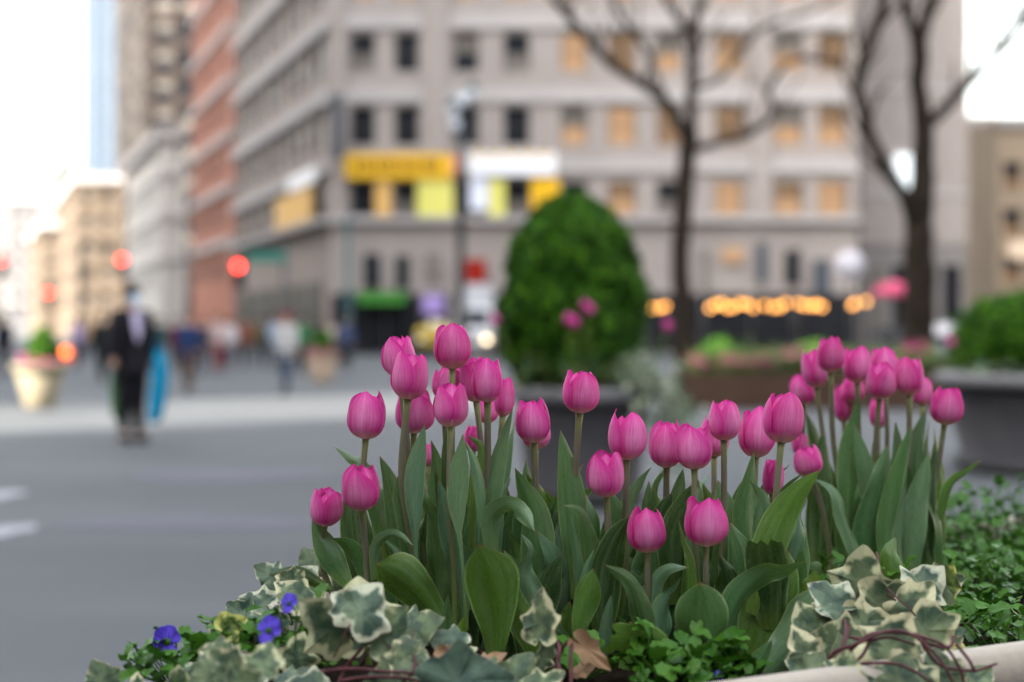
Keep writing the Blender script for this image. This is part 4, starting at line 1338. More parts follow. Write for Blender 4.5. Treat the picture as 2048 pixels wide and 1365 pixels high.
RIM_Z = 0.925
pl = empty('flower_planter', PC, label='large cream stone planter overflowing with pink tulips and variegated ivy', cat='planter')
ring_mesh('body', [(0.22, 0.0), (0.20, 0.02), (0.20, 0.10), (0.23, 0.13), (0.10, 0.70), (0.075, 0.80), (0.075, 0.815)], M['cream_stone'], pl)
ring_mesh('rim', [(0.075, 0.815), (0.05, 0.825), (0.045, 0.845), (0.05, 0.850), (0.03, 0.865), (0.012, 0.872), (0.0, 0.885), (0.0, 0.905), (0.006, 0.918), (0.014, RIM_Z), (0.032, RIM_Z), (0.042, 0.918), (0.045, 0.86)], M['cream_stone'], pl)
sv, sf = [], []
rings = [0.044, 0.14, 0.22, 0.30, 0.38, 0.46]
seg = 96
for i, ins in enumerate(rings):
    for p in planter_ring(ins, 0):
        p.z = SOIL_Z - 0.004 + 0.018 * noise.noise(p * 9 + Vector((3, 3, 0))) + 0.008 * noise.noise(p * 40)
        sv.append(p)
sf = [(i * seg + k, i * seg + (k + 1) % seg, (i + 1) * seg + (k + 1) % seg, (i + 1) * seg + k) for i in range(len(rings) - 1) for k in range(seg)]
sf.append(tuple((len(rings) - 1) * seg + k for k in range(seg)))
obj('soil', make_mesh('soil', sv, sf, M['soil']), pl)

# ------------------------------------------------------------------ tulips
R_PROF = [(0, .10), (.03, .36), (.07, .56), (.13, .745), (.21, .885), (.31, .97), (.42, 1.0), (.55, .985), (.68, .93), (.80, .825), (.90, .69), (.96, .57), (1.0, .46)]
W_PROF = [(0, .42), (.06, .72), (.15, .90), (.30, 1.0), (.48, 1.0), (.62, .95), (.74, .85), (.84, .70), (.91, .54), (.96, .37), (.985, .22), (1.0, .05)]


def petal_mesh(rad, hgt, ang, layer, hs, opn, curl, half, seed, frame):
    rd = random.Random(seed)
    nu, nv = 12, 20
    ph = rd.uniform(0, 6.28)
    skew = rd.uniform(-0.10, 0.10)
    wp = rd.uniform(1.0, 1.55)
    v, uvs, f = [], [], []
    vs = [1 - (1 - i / nv) ** 1.25 for i in range(nv + 1)]
    for i, t in enumerate(vs):
        r0 = lerp_table(R_PROF, t) * layer
        r0 += opn * t ** 2.2 * 0.5
        r0 += curl * max(0, (t - 0.72) / 0.28) ** 2
        hw = half * lerp_table(W_PROF, t) ** wp
        for j in range(nu + 1):
            u = j / nu * 2 - 1
            a = ang + u * hw + skew * t * t
            lift = 1 + (0.085 * u + 0.03 * abs(u) ** 3) * (1 if layer > 0.95 else 0.3) * min(1, t * 3) - 0.018 * math.exp(-(u / 0.09) ** 2) * min(1, t * 4)
            rr_ = rad * r0 * lift
            # tip of a closing petal is flatter than a cylinder
            flat = 1 - 0.12 * t * (1 - math.cos(u * hw))
            rr_ *= 1 + 0.025 * math.sin(u * 4 + t * 5 + ph) * t
            edge_wave = 0.010 * math.sin(t * 17 + ph + u * 2) * abs(u) ** 4 * t
            z = hgt * hs * (t + edge_wave)
            v.append(frame @ Vector((math.cos(a) * rr_ * flat, math.sin(a) * rr_ * flat, z)))
            uvs.append((j / nu, t))
    w = nu + 1
    f = [(i * w + j, i * w + j + 1, (i + 1) * w + j + 1, (i + 1) * w + j) for i in range(nv) for j in range(nu)]
    return make_mesh('petal', v, f, M['petal'], uvs)


def tulip(label, group, px, top, bot, w, d, base_px, tilt=0.0, rot=0.0, opn=0.0, seed=0, base_d=None, lead=0.0, spread=None):
    rd = random.Random(seed * 7 + 1)
    hb = P(px - math.tan(R(tilt)) * (bot - top) * 0.5, bot, d)
    bd = base_d or d
    bx = (base_px - 1024) / F * bd
    base = Vector((bx, bd, SOIL_Z - 0.02))
    o = empty('tulip', base, label=label, cat='tulip', group=group)
    hb = hb - base
    lead = lead or rd.uniform(-9, 9)
    axis = Matrix.Rotation(R(tilt + rd.uniform(-2.5, 2.5)), 3, 'Y') @ Matrix.Rotation(R(lead), 3, 'X')
    ax = axis @ Vector((0, 0, 1))
    pts = [Vector((0, 0, 0)), Vector((hb.x * .15, hb.y * .2, hb.z * .35)), hb - ax * hb.z * .30 + Vector((hb.x * -.06, 0, 0)), hb + ax * 0.004]
    path = [Vector(q) for q in smooth_path([tuple(p) for p in pts], 16)]
    r0 = 0.0042 * rd.uniform(.92, 1.08)
    mb = MB(); mb.tube(path, [r0 * (1.12 - .12 * i / 15) * (1.25 if i == 15 else 1) for i in range(16)], 10)
    me = make_mesh('stem', mb.v, mb.f, M['stem'], [(k % 10 / 10, k // 10 / 15) for k in range(160)])
    obj('stem', me, o)
    hgt, rad = (bot - top) / F * d, w / 2 / F * d
    fr = Matrix.Translation(hb) @ axis.to_4x4()
    for k in range(3):                              # inner three, then outer three
        obj('petal', petal_mesh(rad, hgt, rot + R(60 + 120 * k) + rd.uniform(-.1, .1), 0.86, rd.uniform(.84, .95), opn * .6, rd.uniform(-.06, .10), R(68), seed * 31 + k, fr), o)
    for k in range(3):
        op = opn + rd.uniform(-.01, .05) + (spread[k] if spread else rd.choice([-.03, .0, .04, .10, .20]))
        obj('petal', petal_mesh(rad, hgt, rot + R(120 * k) + rd.uniform(-.10, .10), 1.0, rd.uniform(.90, 1.0), op, rd.uniform(-.04, .20), R(rd.uniform(65, 76)), seed * 57 + k + 9, fr), o)
    return o


GF = 'pink tulips of the sharp front clump'
CROWD = 'pink tulip crowded among overlapping blooms in the tallest bunch'
HIDE = 'pink tulip half hidden behind the stems of the tallest bunch'
FRONT = [
    # label, px, top, bottom, width, d, base px, tilt, rotation, open
    ('pink tulip on a straight stem directly above the lower leaning pair', 732, 776, 880, 76, 1.90, 745, 1, -95, .00),
    ('pink tulip with pale midstripe above the big ivy leaf', 725, 923, 1022, 74, 1.84, 740, 0, -100, .03),
    ('smallest pink tulip at the outer end of the clump, leaning over the pavement', 654, 971, 1053, 64, 1.88, 690, 7, -150, .02),
    ('pink tulip with two rounded petals, behind the flared pair', 798, 668, 756, 66, 1.98, 830, -4, -130, .02),
    ('pink tulip with one flared outer petal, beneath the rounded one', 817, 700, 801, 72, 1.90, 832, 2, -140, .08),
    ('tallest pink tulip, one wide smooth petal facing outward', 904, 642, 740, 74, 1.95, 905, -1, -92, .01),
    ('pink tulip on a dark stem behind the low leaf tips of the tallest bunch', 830, 778, 868, 76, 2.03, 857, 3, -70, .0),
    ('pink tulip with two pointed petals in front of the tallest bunch', 901, 763, 856, 69, 1.87, 910, 0, -142, .07),
    (CROWD, 907, 727, 808, 68, 2.00, 900, 2, -110, .03),
    (CROWD, 885, 732, 800, 44, 2.06, 880, -3, -60, .0),
    ('dusky pink tulip at the edge of the tallest bunch', 977, 712, 806, 62, 1.89, 985, 2, -100, .02),
    ('deep magenta tulip with a loose upright petal in the tallest bunch', 948, 709, 806, 60, 1.97, 955, -6, -160, .10),
    ('slim pink tulip behind the pair of long leaves', 1008, 753, 835, 40, 2.04, 1000, 4, -60, .0),
    (HIDE, 975, 795, 848, 44, 2.10, 970, 0, -90, .0),
    (HIDE, 946, 848, 905, 40, 2.12, 950, 0, -60, .0),
    (HIDE, 856, 885, 935, 30, 2.12, 860, 0, -60, .0),
    ('pink tulip masking a second bloom, beside the pair of long leaves', 1068, 795, 887, 70, 1.93, 1070, 0, -95, .01),
    ('pink tulip whose base peeps out beneath another bloom', 1071, 826, 900, 58, 2.04, 1075, 0, -60, .0),
    ('lone pink tulip on a bare stem above a broad upright leaf', 1163, 735, 828, 71, 1.93, 1145, 5, -80, .0),
    ('pink tulip with a split front, lower neighbour of the lone tall one', 1213, 899, 996, 72, 1.86, 1210, 0, -145, .06),
    ('pink tulip with a folded front petal before the grey planter', 1253, 818, 922, 76, 1.90, 1250, 0, -60, .03),
    ('pink tulip tucked behind its touching twin', 1333, 838, 937, 68, 1.95, 1340, 0, -110, .06),
    ('pink tulip in front of its touching twin', 1388, 845, 941, 73, 1.88, 1398, -1, -115, .06),
    ('pink tulip with two even tips, above the touching twins', 1448, 795, 883, 63, 1.90, 1440, 0, -50, .05),
    ('pink tulip hidden behind the one with two even tips', 1428, 826, 916, 58, 2.02, 1412, 0, -60, .0),
    ('plump pink tulip behind the tall leaning one', 1514, 813, 917, 72, 1.95, 1515, 2, -95, .0),
    ('tall leaning pink tulip with a pointed tip over the spearhead leaf', 1567, 778, 888, 78, 1.85, 1530, 5, -75, .0),
    ('pink tulip peeping from behind the leaning stem', 1547, 914, 992, 42, 1.98, 1540, 4, -60, .0),
    ('low pink tulip with one gaping petal', 1295, 1012, 1107, 76, 1.83, 1300, 1, -95, .02),
    ('plump low pink tulip with white base above the broad leaves', 1411, 990, 1094, 84, 1.80, 1425, -1, -93, .02),
]
tulips = []
for i, (lab, px, tp, bt, w, d, bp, ti, ro, op) in enumerate(FRONT):
    sp = {4: (.02, .16, .05), 10: (.0, .05, .05), 11: (.25, .05, .0), 28: (.0, .16, .0), 1: (.0, .10, .08), 29: (.0, .08, .08), 5: (0, .02, .02), 17: (0, 0, 0)}.get(i)
    tulips.append(tulip(lab, GF, px, tp, bt, w, d, bp, ti, R(ro), op, i + 1, base_d=min(max(d, 1.84), 2.05), spread=sp))

GB = 'pink tulips of the soft rear clump'
REAR = 'pink tulip in the soft clump rising above the low green violas'
BACKT = [(1660, 670, 746, 53, 2.32), (1631, 694, 777, 52, 2.38), (1604, 750, 808, 50, 2.45), (1714, 690, 767, 55, 2.36), (1771, 693, 770, 56, 2.40), (1759, 722, 799, 59, 2.28),
         (1821, 712, 793, 56, 2.30), (1846, 750, 813, 40, 2.40), (1892, 770, 851, 63, 2.26), (1687, 765, 846, 42, 2.48), (1616, 888, 953, 56, 2.22), (1706, 752, 806, 44, 2.46),
         (1757, 795, 858, 36, 2.50), (1600, 858, 912, 34, 2.46)]
RLAB = {0: 'topmost pink tulip of the soft rear clump', **{k_: 'pink tulip half hidden among the stems of the soft rear clump' for k_ in (9, 11, 12, 13)}, 8: 'pink tulip standing apart at the outer side of the soft rear clump', 10: 'drooping pink tulip low down in front of the soft rear clump'}
rear = []
for i, (px, tp, bt, w, d) in enumerate(BACKT):
    bp = 1740 + (px - 1740) * 0.55
    rear.append(tulip(RLAB.get(i, REAR), GB, px, tp, bt, w, d, bp, (px - 1740) * 0.03 if i != 10 else -14, R((-95, -60, -125, -80)[i % 4]), .03, 60 + i))


# ------------------------------------------------------------------ tulip leaves
PROFS = {
    'lance': [(0, .42), (.1, .55), (.25, .80), (.42, 1.0), (.58, .97), (.72, .80), (.84, .53), (.93, .27), (1, .01)],
    'spoon': [(0, .22), (.12, .30), (.3, .52), (.48, .82), (.63, .98), (.72, 1.0), (.81, .86), (.88, .62), (.94, .34), (.98, .12), (1, .01)],
    'stalk': [(0, .16), (.42, .17), (.49, .25), (.58, .65), (.68, .95), (.76, 1.0), (.85, .82), (.92, .46), (1, .01)],
    'torn': [(0, .5), (.2, .75), (.5, 1.0), (.75, 1.0), (.9, .90), (1, .80)],
    'strap': [(0, .6), (.2, .8), (.5, 1.0), (.7, .9), (.85, .6), (1, .02)],
}
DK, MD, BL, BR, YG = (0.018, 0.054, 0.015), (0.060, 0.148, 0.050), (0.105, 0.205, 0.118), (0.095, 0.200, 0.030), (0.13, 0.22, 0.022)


def leaf(pts, W, d=1.90, dt=0.0, face=0.0, twist=0.0, fold=0.35, wave=0.0, wf=2.0, prof='lance', col=MD, owner=None, seed=0):
    """blade grown along a spine; pts are base to tip"""
    rd = random.Random(seed + int(pts[0][0] * 3 + pts[-1][1]))
    n, nu = 26, 10
    npt = len(pts)
    raw = [(p[0], p[1], (p[2] if len(p) > 2 else d + dt * (i / (npt - 1)) ** 1.5)) for i, p in enumerate(pts)]
    path = [P(*q) for q in smooth_path(raw, n)]
    if owner is None:
        owner = min(tulips, key=lambda t: (t.location - Vector((path[0].x, path[0].y, t.location.z))).length)
    wm = W / F * d
    wave = wave + 0.05 + 0.10 * rd.random()
    twist = twist + rd.uniform(-25, 25)
    pr = PROFS[prof]
    ph1, ph2 = rd.uniform(0, 6.28), rd.uniform(0, 6.28)
    v, uvs = [], []
    ln = [0.0]
    for a_, b_ in zip(path, path[1:]):
        ln.append(ln[-1] + (b_ - a_).length)
    for i, c in enumerate(path):
        t = ln[i] / ln[-1]
        T = (path[min(i + 1, n - 1)] - path[max(i - 1, 0)]).normalized()
        S = Vector((T.z, 0, -T.x))
        S = S.normalized() if S.length > 1e-4 else Vector((1, 0, 0))
        S = (S - T * S.dot(T)).normalized()
        rot = Matrix.Rotation(R(face + twist * (t - .3)), 3, T)
        S = rot @ S
        Nn = S.cross(T)
        hw = wm * lerp_table(pr, t)
        fo = fold * (1.0 - 0.45 * t)
        for j in range(nu + 1):
            u = j / nu * 2 - 1
            au = abs(u)
            z = -fo * (au ** 1.2) * hw * 1.15
            wv = wave * wm * (au ** 2.5) * (math.sin(wf * 6.28 * t + (ph1 if u > 0 else ph2))) * min(1, t * 4) * min(1, (1 - t) * 5)
            k = c + S * (u * hw * (1 - 0.10 * abs(fo) * au)) + Nn * (z + wv)
            if prof == 'torn' and t > .8:
                k = k + T * (wm * 0.55 * noise.noise(Vector((u * 3.3 + seed, 0, seed))) * (t - .8) / .2)
            v.append(k - owner.location)
            uvs.append((j / nu, t if prof != 'torn' else t * .95))
    w = nu + 1
    f = [(i * w + j, i * w + j + 1, (i + 1) * w + j + 1, (i + 1) * w + j) for i in range(n - 1) for j in range(nu)]
    o = obj('leaf', make_mesh('leaf', v, f, M['leaf'], uvs), owner)
    q = rd.uniform(.82, 1.18)
    o.color = (col[0] * q * rd.uniform(.9, 1.1), col[1] * q, col[2] * q * rd.uniform(.85, 1.15), 1)
    return o


# outer end above the pavement
leaf([(700, 1175), (660, 1110), (624, 1041)], 27, 1.86, .03, face=15, fold=.3, col=MD)
leaf([(738, 1175), (712, 1112), (690, 1088), (664, 1077)], 19, 1.85, -.02, face=-10, fold=.35, col=MD)
leaf([(662, 1180), (636, 1166), (592, 1146), (535, 1150)], 15, 1.84, -.05, face=20, fold=.35, col=DK)
leaf([(775, 1120), (735, 950), (700, 915), (668, 893)], 18, 1.95, .04, face=25, fold=.5, col=MD)
leaf([(745, 1010), (742, 950), (728, 925)], 13, 1.97, col=DK)
leaf([(750, 1230), (720, 1090), (708, 1000), (720, 950)], 36, 1.93, .03, face=20, fold=.4, col=DK)
leaf([(770, 1240), (765, 1120), (760, 1010), (740, 960)], 34, 1.96, .05, face=-25, col=BL)
leaf([(810, 1200), (800, 1060), (782, 970), (759, 912)], 27, 1.94, .02, face=20, fold=.5, col=MD)
leaf([(750, 1160), (754, 1095), (785, 1070), (827, 1092)], 13, 1.84, -.03, face=30, fold=.6, prof='strap', col=BL)
leaf([(846, 1290), (838, 1190), (828, 1060), (824, 960), (850, 846)], 25, 1.86, .02, prof='stalk', fold=.55, face=-15, col=BL)
leaf([(835, 1200), (818, 1060), (803, 985), (814, 918)], 22, 1.90, .0, fold=.5, face=20, col=MD)
leaf([(875, 1260), (884, 1130), (868, 1040), (850, 1000), (852, 974)], 30, 1.91, .03, wave=.35, wf=2.2, fold=.3, face=-10, col=MD)
leaf([(835, 1260), (815, 1170), (818, 1115), (838, 1085)], 33, 1.89, .03, fold=.3, col=DK)
leaf([(905, 1290), (850, 1205), (797, 1152), (752, 1128)], 46, 1.80, -.05, face=-12, fold=.45, wave=.12, prof='spoon', col=BR)
leaf([(935, 1260), (924, 1120), (915, 1000), (926, 868)], 23, 1.83, .03, prof='stalk', fold=.5, face=10, col=BL)
leaf([(925, 1250), (915, 1130), (890, 1040), (876, 957)], 26, 1.89, .0, wave=.3, wf=1.6, fold=.45, face=-25, col=BL)
leaf([(960, 1240), (958, 1100), (964, 1000), (952, 930), (930, 880)], 14, 1.85, .02, prof='stalk', fold=.6, face=30, col=BL)
leaf([(970, 1260), (966, 1100), (978, 990), (998, 900), (1026, 815)], 27, 1.88, .03, prof='lance', fold=.5, face=-20, col=BL)
leaf([(985, 1220), (985, 1060), (1005, 940), (1029, 842)], 20, 1.93, .05, fold=.5, face=-30, col=BL)
leaf([(896, 1200), (905, 1010), (896, 900), (893, 850)], 26, 2.00, .02, fold=.3, col=DK)
leaf([(860, 1150), (868, 1000), (872, 930), (862, 880)], 22, 2.02, .02, fold=.4, face=-20, col=MD)
leaf([(940, 1100), (945, 980), (962, 900), (935, 872)], 16, 1.92, .02, fold=.5, face=-30, col=BR)
leaf([(990, 1345), (990, 1245), (980, 1165), (958, 1090)], 58, 1.77, -.02, face=0, fold=.55, wave=.10, wf=1.2, prof='spoon', col=BR)
leaf([(1055, 1330), (1050, 1230), (1030, 1150), (1008, 1100)], 36, 1.84, .0, face=35, fold=.4, wave=.15, col=MD)
leaf([(1095, 1350), (1065, 1270), (1040, 1210), (1030, 1160)], 30, 1.81, -.02, face=30, fold=.5, col=BR)
leaf([(1085, 1260), (1075, 1120), (1066, 1030), (1030, 936)], 38, 1.89, .03, face=-10, fold=.4, wave=.08, col=MD)
leaf([(1040, 1200), (1050, 1060), (1055, 980), (1052, 920)], 26, 1.94, .03, face=20, fold=.4, col=MD)
leaf([(1155, 1200), (1150, 1060), (1140, 960), (1121, 861)], 31, 1.90, .04, face=5, fold=.45, col=MD)
leaf([(1130, 1260), (1128, 1130), (1112, 1050), (1096, 1005)], 33, 1.92, .03, face=-20, fold=.35, col=DK)
leaf([(990, 1120), (984, 1040), (1015, 1012), (1045, 1030), (1069, 1063)], 22, 1.85, -.06, face=25, fold=.45, wave=.1, prof='strap', col=BL)
leaf([(980, 1190), (992, 1060), (1000, 1000), (1022, 955)], 16, 1.90, .03, face=10, fold=.5, col=BL)
leaf([(1110, 1345), (1090, 1230), (1052, 1150), (1064, 1100), (1042, 1068)], 22, 1.83, .0, wave=.55, wf=1.8, face=25, fold=.5, prof='strap', col=BL)
leaf([(1080, 1270), (1098, 1170), (1123, 1110)], 27, 1.87, .0, face=-15, fold=.3, col=DK)
leaf([(1165, 1250), (1154, 1120), (1140, 1030)], 10, 1.84, .0, fold=.7, col=BL)
leaf([(1160, 1260), (1170, 1160), (1189, 1096)], 11, 1.83, .0, fold=.7, col=BL)
leaf([(1148, 1320), (1160, 1240), (1176, 1180), (1186, 1138)], 28, 1.80, .0, face=-20, fold=.6, prof='spoon', col=BR)
leaf([(1205, 1240), (1190, 1110), (1165, 1030), (1128, 1010)], 26, 1.88, -.02, face=30, fold=.45, col=MD)
leaf([(1205, 1290), (1212, 1170), (1228, 1090), (1262, 1030)], 38, 1.85, .0, face=10, fold=.3, wave=.06, col=DK)
leaf([(1320, 1350), (1292, 1240), (1262, 1165), (1211, 1130)], 24, 1.79, -.04, face=20, fold=.5, wave=.12, col=MD)
leaf([(1298, 1290), (1306, 1180), (1332, 1140), (1376, 1135)], 17, 1.83, -.03, face=-30, fold=.5, prof='strap', col=BL)
leaf([(1372, 1385), (1325, 1325), (1275, 1290), (1222, 1280)], 42, 1.75, -.05, face=-25, fold=.45, wave=.15, prof='torn', col=BR, seed=3)
leaf([(1205, 1340), (1212, 1260), (1222, 1190)], 14, 1.81, .0, fold=.6, col=BL)
leaf([(1100, 1360), (1058, 1330), (1014, 1318)], 21, 1.76, -.03, face=-30, fold=.3, col=MD)
leaf([(1248, 1110), (1262, 1010), (1280, 970), (1303, 934)], 17, 1.90, .02, face=30, fold=.5, col=BL)
leaf([(1240, 1200), (1225, 1090), (1232, 1020), (1215, 975)], 26, 1.95, .02, col=MD)
leaf([(1345, 1110), (1352, 1010), (1366, 938)], 20, 1.94, .03, face=-20, fold=.4, col=MD)
leaf([(1310, 1130), (1322, 1040), (1345, 985)], 24, 1.93, .02, fold=.3, col=DK)
leaf([(1425, 1080), (1420, 1010), (1405, 966)], 13, 1.90, .0, fold=.6, col=BR)
leaf([(1450, 1160), (1452, 1040), (1436, 960)], 30, 1.95, .04, face=-15, fold=.4, col=MD)
leaf([(1350, 1210), (1350, 1090), (1372, 1010), (1398, 962)], 36, 1.90, .03, face=10, fold=.3, col=DK)
leaf([(1392, 1300), (1392, 1140), (1370, 1080), (1357, 1040)], 19, 1.82, .0, face=45, fold=.6, col=BR)
leaf([(1418, 1300), (1410, 1190), (1402, 1110)], 36, 1.90, .02, face=-10, fold=.3, col=DK)
leaf([(1445, 1260), (1456, 1170), (1440, 1110)], 26, 1.84, .0, wave=.3, wf=2.2, fold=.3, col=DK)
leaf([(1500, 1260), (1490, 1130), (1460, 1045)], 35, 1.87, .02, face=15, fold=.35, col=MD)
leaf([(1512, 1200), (1496, 1040), (1508, 903)], 29, 1.90, .03, face=20, fold=.5, col=MD)
leaf([(1508, 1170), (1520, 1050), (1524, 1000), (1500, 962)], 17, 1.86, .0, wave=.4, wf=1.6, face=-20, fold=.5, prof='strap', col=BL)
leaf([(1505, 1230), (1540, 1090), (1585, 1000), (1640, 940)], 36, 1.82, .0, face=-10, fold=.28, col=BR)
leaf([(1570, 1180), (1598, 1080), (1600, 1030), (1614, 994)], 20, 1.86, .02, wave=.2, fold=.5, face=30, col=BL)
leaf([(1590, 1240), (1588, 1120), (1572, 1060)], 26, 1.88, .0, fold=.4, face=-20, col=MD)
leaf([(1545, 1260), (1535, 1150), (1528, 1085)], 44, 1.82, -.02, face=0, fold=.25, wave=.1, prof='torn', col=DK, seed=8)
leaf([(1440, 1335), (1470, 1220), (1525, 1150), (1568, 1142), (1612, 1124)], 30, 1.78, -.02, face=20, fold=.45, wave=.30, wf=1.5, prof='strap', col=MD)
leaf([(1490, 1350), (1530, 1235), (1568, 1150), (1575, 1100)], 54, 1.82, .02, face=-15, fold=.3, wave=.05, prof='lance', col=BR)
leaf([(1490, 1385), (1560, 1305), (1615, 1230), (1642, 1168)], 50, 1.79, .0, face=-30, fold=.35, wave=.10, prof='spoon', col=BL)
leaf([(1425, 1385), (1412, 1280), (1400, 1165)], 58, 1.75, -.015, face=0, fold=.6, wave=.12, prof='spoon', col=MD)
leaf([(1440, 1385), (1425, 1330), (1402, 1284)], 17, 1.72, -.01, face=20, fold=.5, col=BR)
leaf([(1475, 1385), (1508, 1335), (1544, 1280)], 19, 1.72, .0, face=-30, fold=.4, col=MD)
leaf([(1330, 1350), (1326, 1240), (1340, 1190), (1362, 1155)], 20, 1.81, .0, wave=.5, wf=1.8, face=30, fold=.4, prof='strap', col=BL)
leaf([(1390, 1290), (1372, 1200), (1376, 1090)], 10, 1.86, .0, fold=.6, col=BR)
leaf([(1600, 1230), (1620, 1180), (1632, 1140)], 22, 1.84, .0, face=-30, fold=.3, wave=.2, col=YG)
leaf([(900, 1330), (892, 1260), (896, 1190)], 13, 1.78, .0, fold=.6, col=MD)
leaf([(905, 1350), (920, 1290), (930, 1230)], 17, 1.77, .0, fold=.5, face=20, col=YG)
# low leaves filling the front to the soil
rd = random.Random(21)
for i in range(30):
    x = rd.uniform(880, 1620)
    tp = rd.uniform(1170, 1300)
    leaf([(x + rd.uniform(-25, 25), 1400), (x + rd.uniform(-10, 10), (1390 + tp) / 2), (x + rd.uniform(-50, 50), tp)], rd.uniform(16, 36), rd.uniform(1.80, 1.90), rd.uniform(-.04, .03),
         face=rd.uniform(-50, 50), fold=rd.uniform(.3, .6), wave=rd.uniform(0, .35), prof=rd.choice(['lance', 'spoon', 'strap']), col=rd.choice([DK, MD, MD, BR, BL]), seed=200 + i)
for i in range(34):
    x = rd.uniform(770, 1600)
    tp = rd.uniform(1000, 1150)
    leaf([(x + rd.uniform(-20, 20), 1330), (x + rd.uniform(-10, 10), (1300 + tp) / 2), (x + rd.uniform(-35, 35), tp + 40), (x + rd.uniform(-50, 50), tp)], rd.uniform(14, 30), rd.uniform(1.89, 2.0), rd.uniform(-.02, .05),
         face=rd.uniform(-60, 60), fold=rd.uniform(.3, .6), wave=rd.uniform(.1, .5), wf=rd.uniform(1.2, 2.4), prof=rd.choice(['lance', 'lance', 'strap']), col=rd.choice([DK, MD, MD, BL]), seed=300 + i)
for i in range(30):
    x = rd.uniform(1030, 1600)
    tp = rd.uniform(925, 1040)
    leaf([(x + rd.uniform(-20, 20), 1300), (x + rd.uniform(-10, 10), 1150), (x + rd.uniform(-20, 20), tp + 60), (x + rd.uniform(-45, 45), tp)], rd.uniform(16, 30), rd.uniform(1.93, 2.05), rd.uniform(-.02, .05),
         face=rd.uniform(-60, 60), fold=rd.uniform(.3, .6), wave=rd.uniform(.1, .5), wf=rd.uniform(1.2, 2.4), prof=rd.choice(['lance', 'lance', 'strap']), col=rd.choice([DK, MD, MD, BL, BR]), seed=400 + i)
for i in range(22):
    x = rd.uniform(1020, 1590)
    tp = rd.uniform(985, 1110)
    leaf([(x + rd.uniform(-20, 20), 1320), (x + rd.uniform(-10, 10), 1180), (x + rd.uniform(-15, 15), tp + 60), (x + rd.uniform(-35, 35), tp)], rd.uniform(26, 36), rd.uniform(1.88, 1.96), rd.uniform(-.02, .05),
         face=rd.uniform(-35, 35), fold=rd.uniform(.3, .6), wave=rd.uniform(.1, .3), wf=rd.uniform(1.2, 2.0), prof=rd.choice(['lance', 'lance', 'strap']), col=rd.choice([MD, MD, BL, BR]), seed=600 + i)
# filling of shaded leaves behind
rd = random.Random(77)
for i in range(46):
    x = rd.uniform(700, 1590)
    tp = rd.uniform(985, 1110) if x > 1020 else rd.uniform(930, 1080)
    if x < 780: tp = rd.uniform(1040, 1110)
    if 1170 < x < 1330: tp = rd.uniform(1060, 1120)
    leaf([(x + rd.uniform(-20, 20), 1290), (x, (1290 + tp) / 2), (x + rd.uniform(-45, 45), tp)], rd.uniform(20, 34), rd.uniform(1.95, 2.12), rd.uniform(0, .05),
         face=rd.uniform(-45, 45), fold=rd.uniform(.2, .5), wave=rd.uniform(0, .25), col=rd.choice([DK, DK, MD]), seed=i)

own = lambda x, y: min(rear, key=lambda t: (t.location - Vector((x, y, t.location.z))).length)
RL = [([(1690, 1170), (1698, 1000), (1703, 890), (1722, 790)], 27, MD), ([(1790, 1170), (1810, 1020), (1825, 910), (1852, 818)], 28, BL), ([(1725, 1190), (1745, 1050), (1765, 960), (1778, 888)], 34, MD),
      ([(1660, 1100), (1645, 930), (1612, 825)], 22, DK), ([(1820, 1180), (1832, 1030), (1858, 905)], 26, BL), ([(1860, 1120), (1895, 985), (1930, 945), (1963, 921)], 13, BR),
      ([(1690, 1190), (1675, 1040), (1648, 905)], 24, DK), ([(1880, 1150), (1885, 1000), (1868, 855)], 15, BR), ([(1735, 1180), (1695, 1060), (1668, 985), (1625, 955)], 19, BL),
      ([(1760, 1200), (1770, 1070), (1800, 960)], 26, MD), ([(1850, 1190), (1850, 1060), (1875, 960)], 22, DK), ([(1640, 1180), (1660, 1080), (1690, 1000)], 24, DK),
      ([(1700, 1200), (1720, 1080), (1735, 990)], 26, MD), ([(1800, 1220), (1780, 1120), (1790, 1075)], 24, BR), ([(1650, 1190), (1630, 1150), (1610, 1135)], 26, MD)]
for i, (pts, W, c) in enumerate(RL):
    d_ = (2.26, 2.30, 2.22, 2.38, 2.20, 2.24, 2.34, 2.28, 2.18, 2.36, 2.3, 2.36, 2.3, 2.08, 2.1)[i]
    q = P(pts[0][0], pts[0][1], d_)
    leaf(pts, W, d_, .03, face=(10, -20, 5, 20, -10, 30, -15, 20, 30, -20, 15, 0, 10, -20, -40)[i], fold=.4, wave=.08, col=c, owner=own(q.x, q.y), seed=100 + i)
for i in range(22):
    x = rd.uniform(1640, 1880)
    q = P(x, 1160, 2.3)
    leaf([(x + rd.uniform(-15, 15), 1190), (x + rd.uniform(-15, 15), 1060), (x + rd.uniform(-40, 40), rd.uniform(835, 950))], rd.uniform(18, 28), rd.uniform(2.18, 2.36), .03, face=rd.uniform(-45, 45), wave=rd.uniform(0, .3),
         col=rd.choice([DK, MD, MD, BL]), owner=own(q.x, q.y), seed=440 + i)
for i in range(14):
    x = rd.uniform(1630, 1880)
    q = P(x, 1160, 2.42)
    leaf([(x, 1150), (x + rd.uniform(-15, 15), 1040), (x + rd.uniform(-40, 40), rd.uniform(900, 990))], rd.uniform(18, 26), rd.uniform(2.38, 2.5), .03, face=rd.uniform(-40, 40), col=DK, owner=own(q.x, q.y), seed=140 + i)


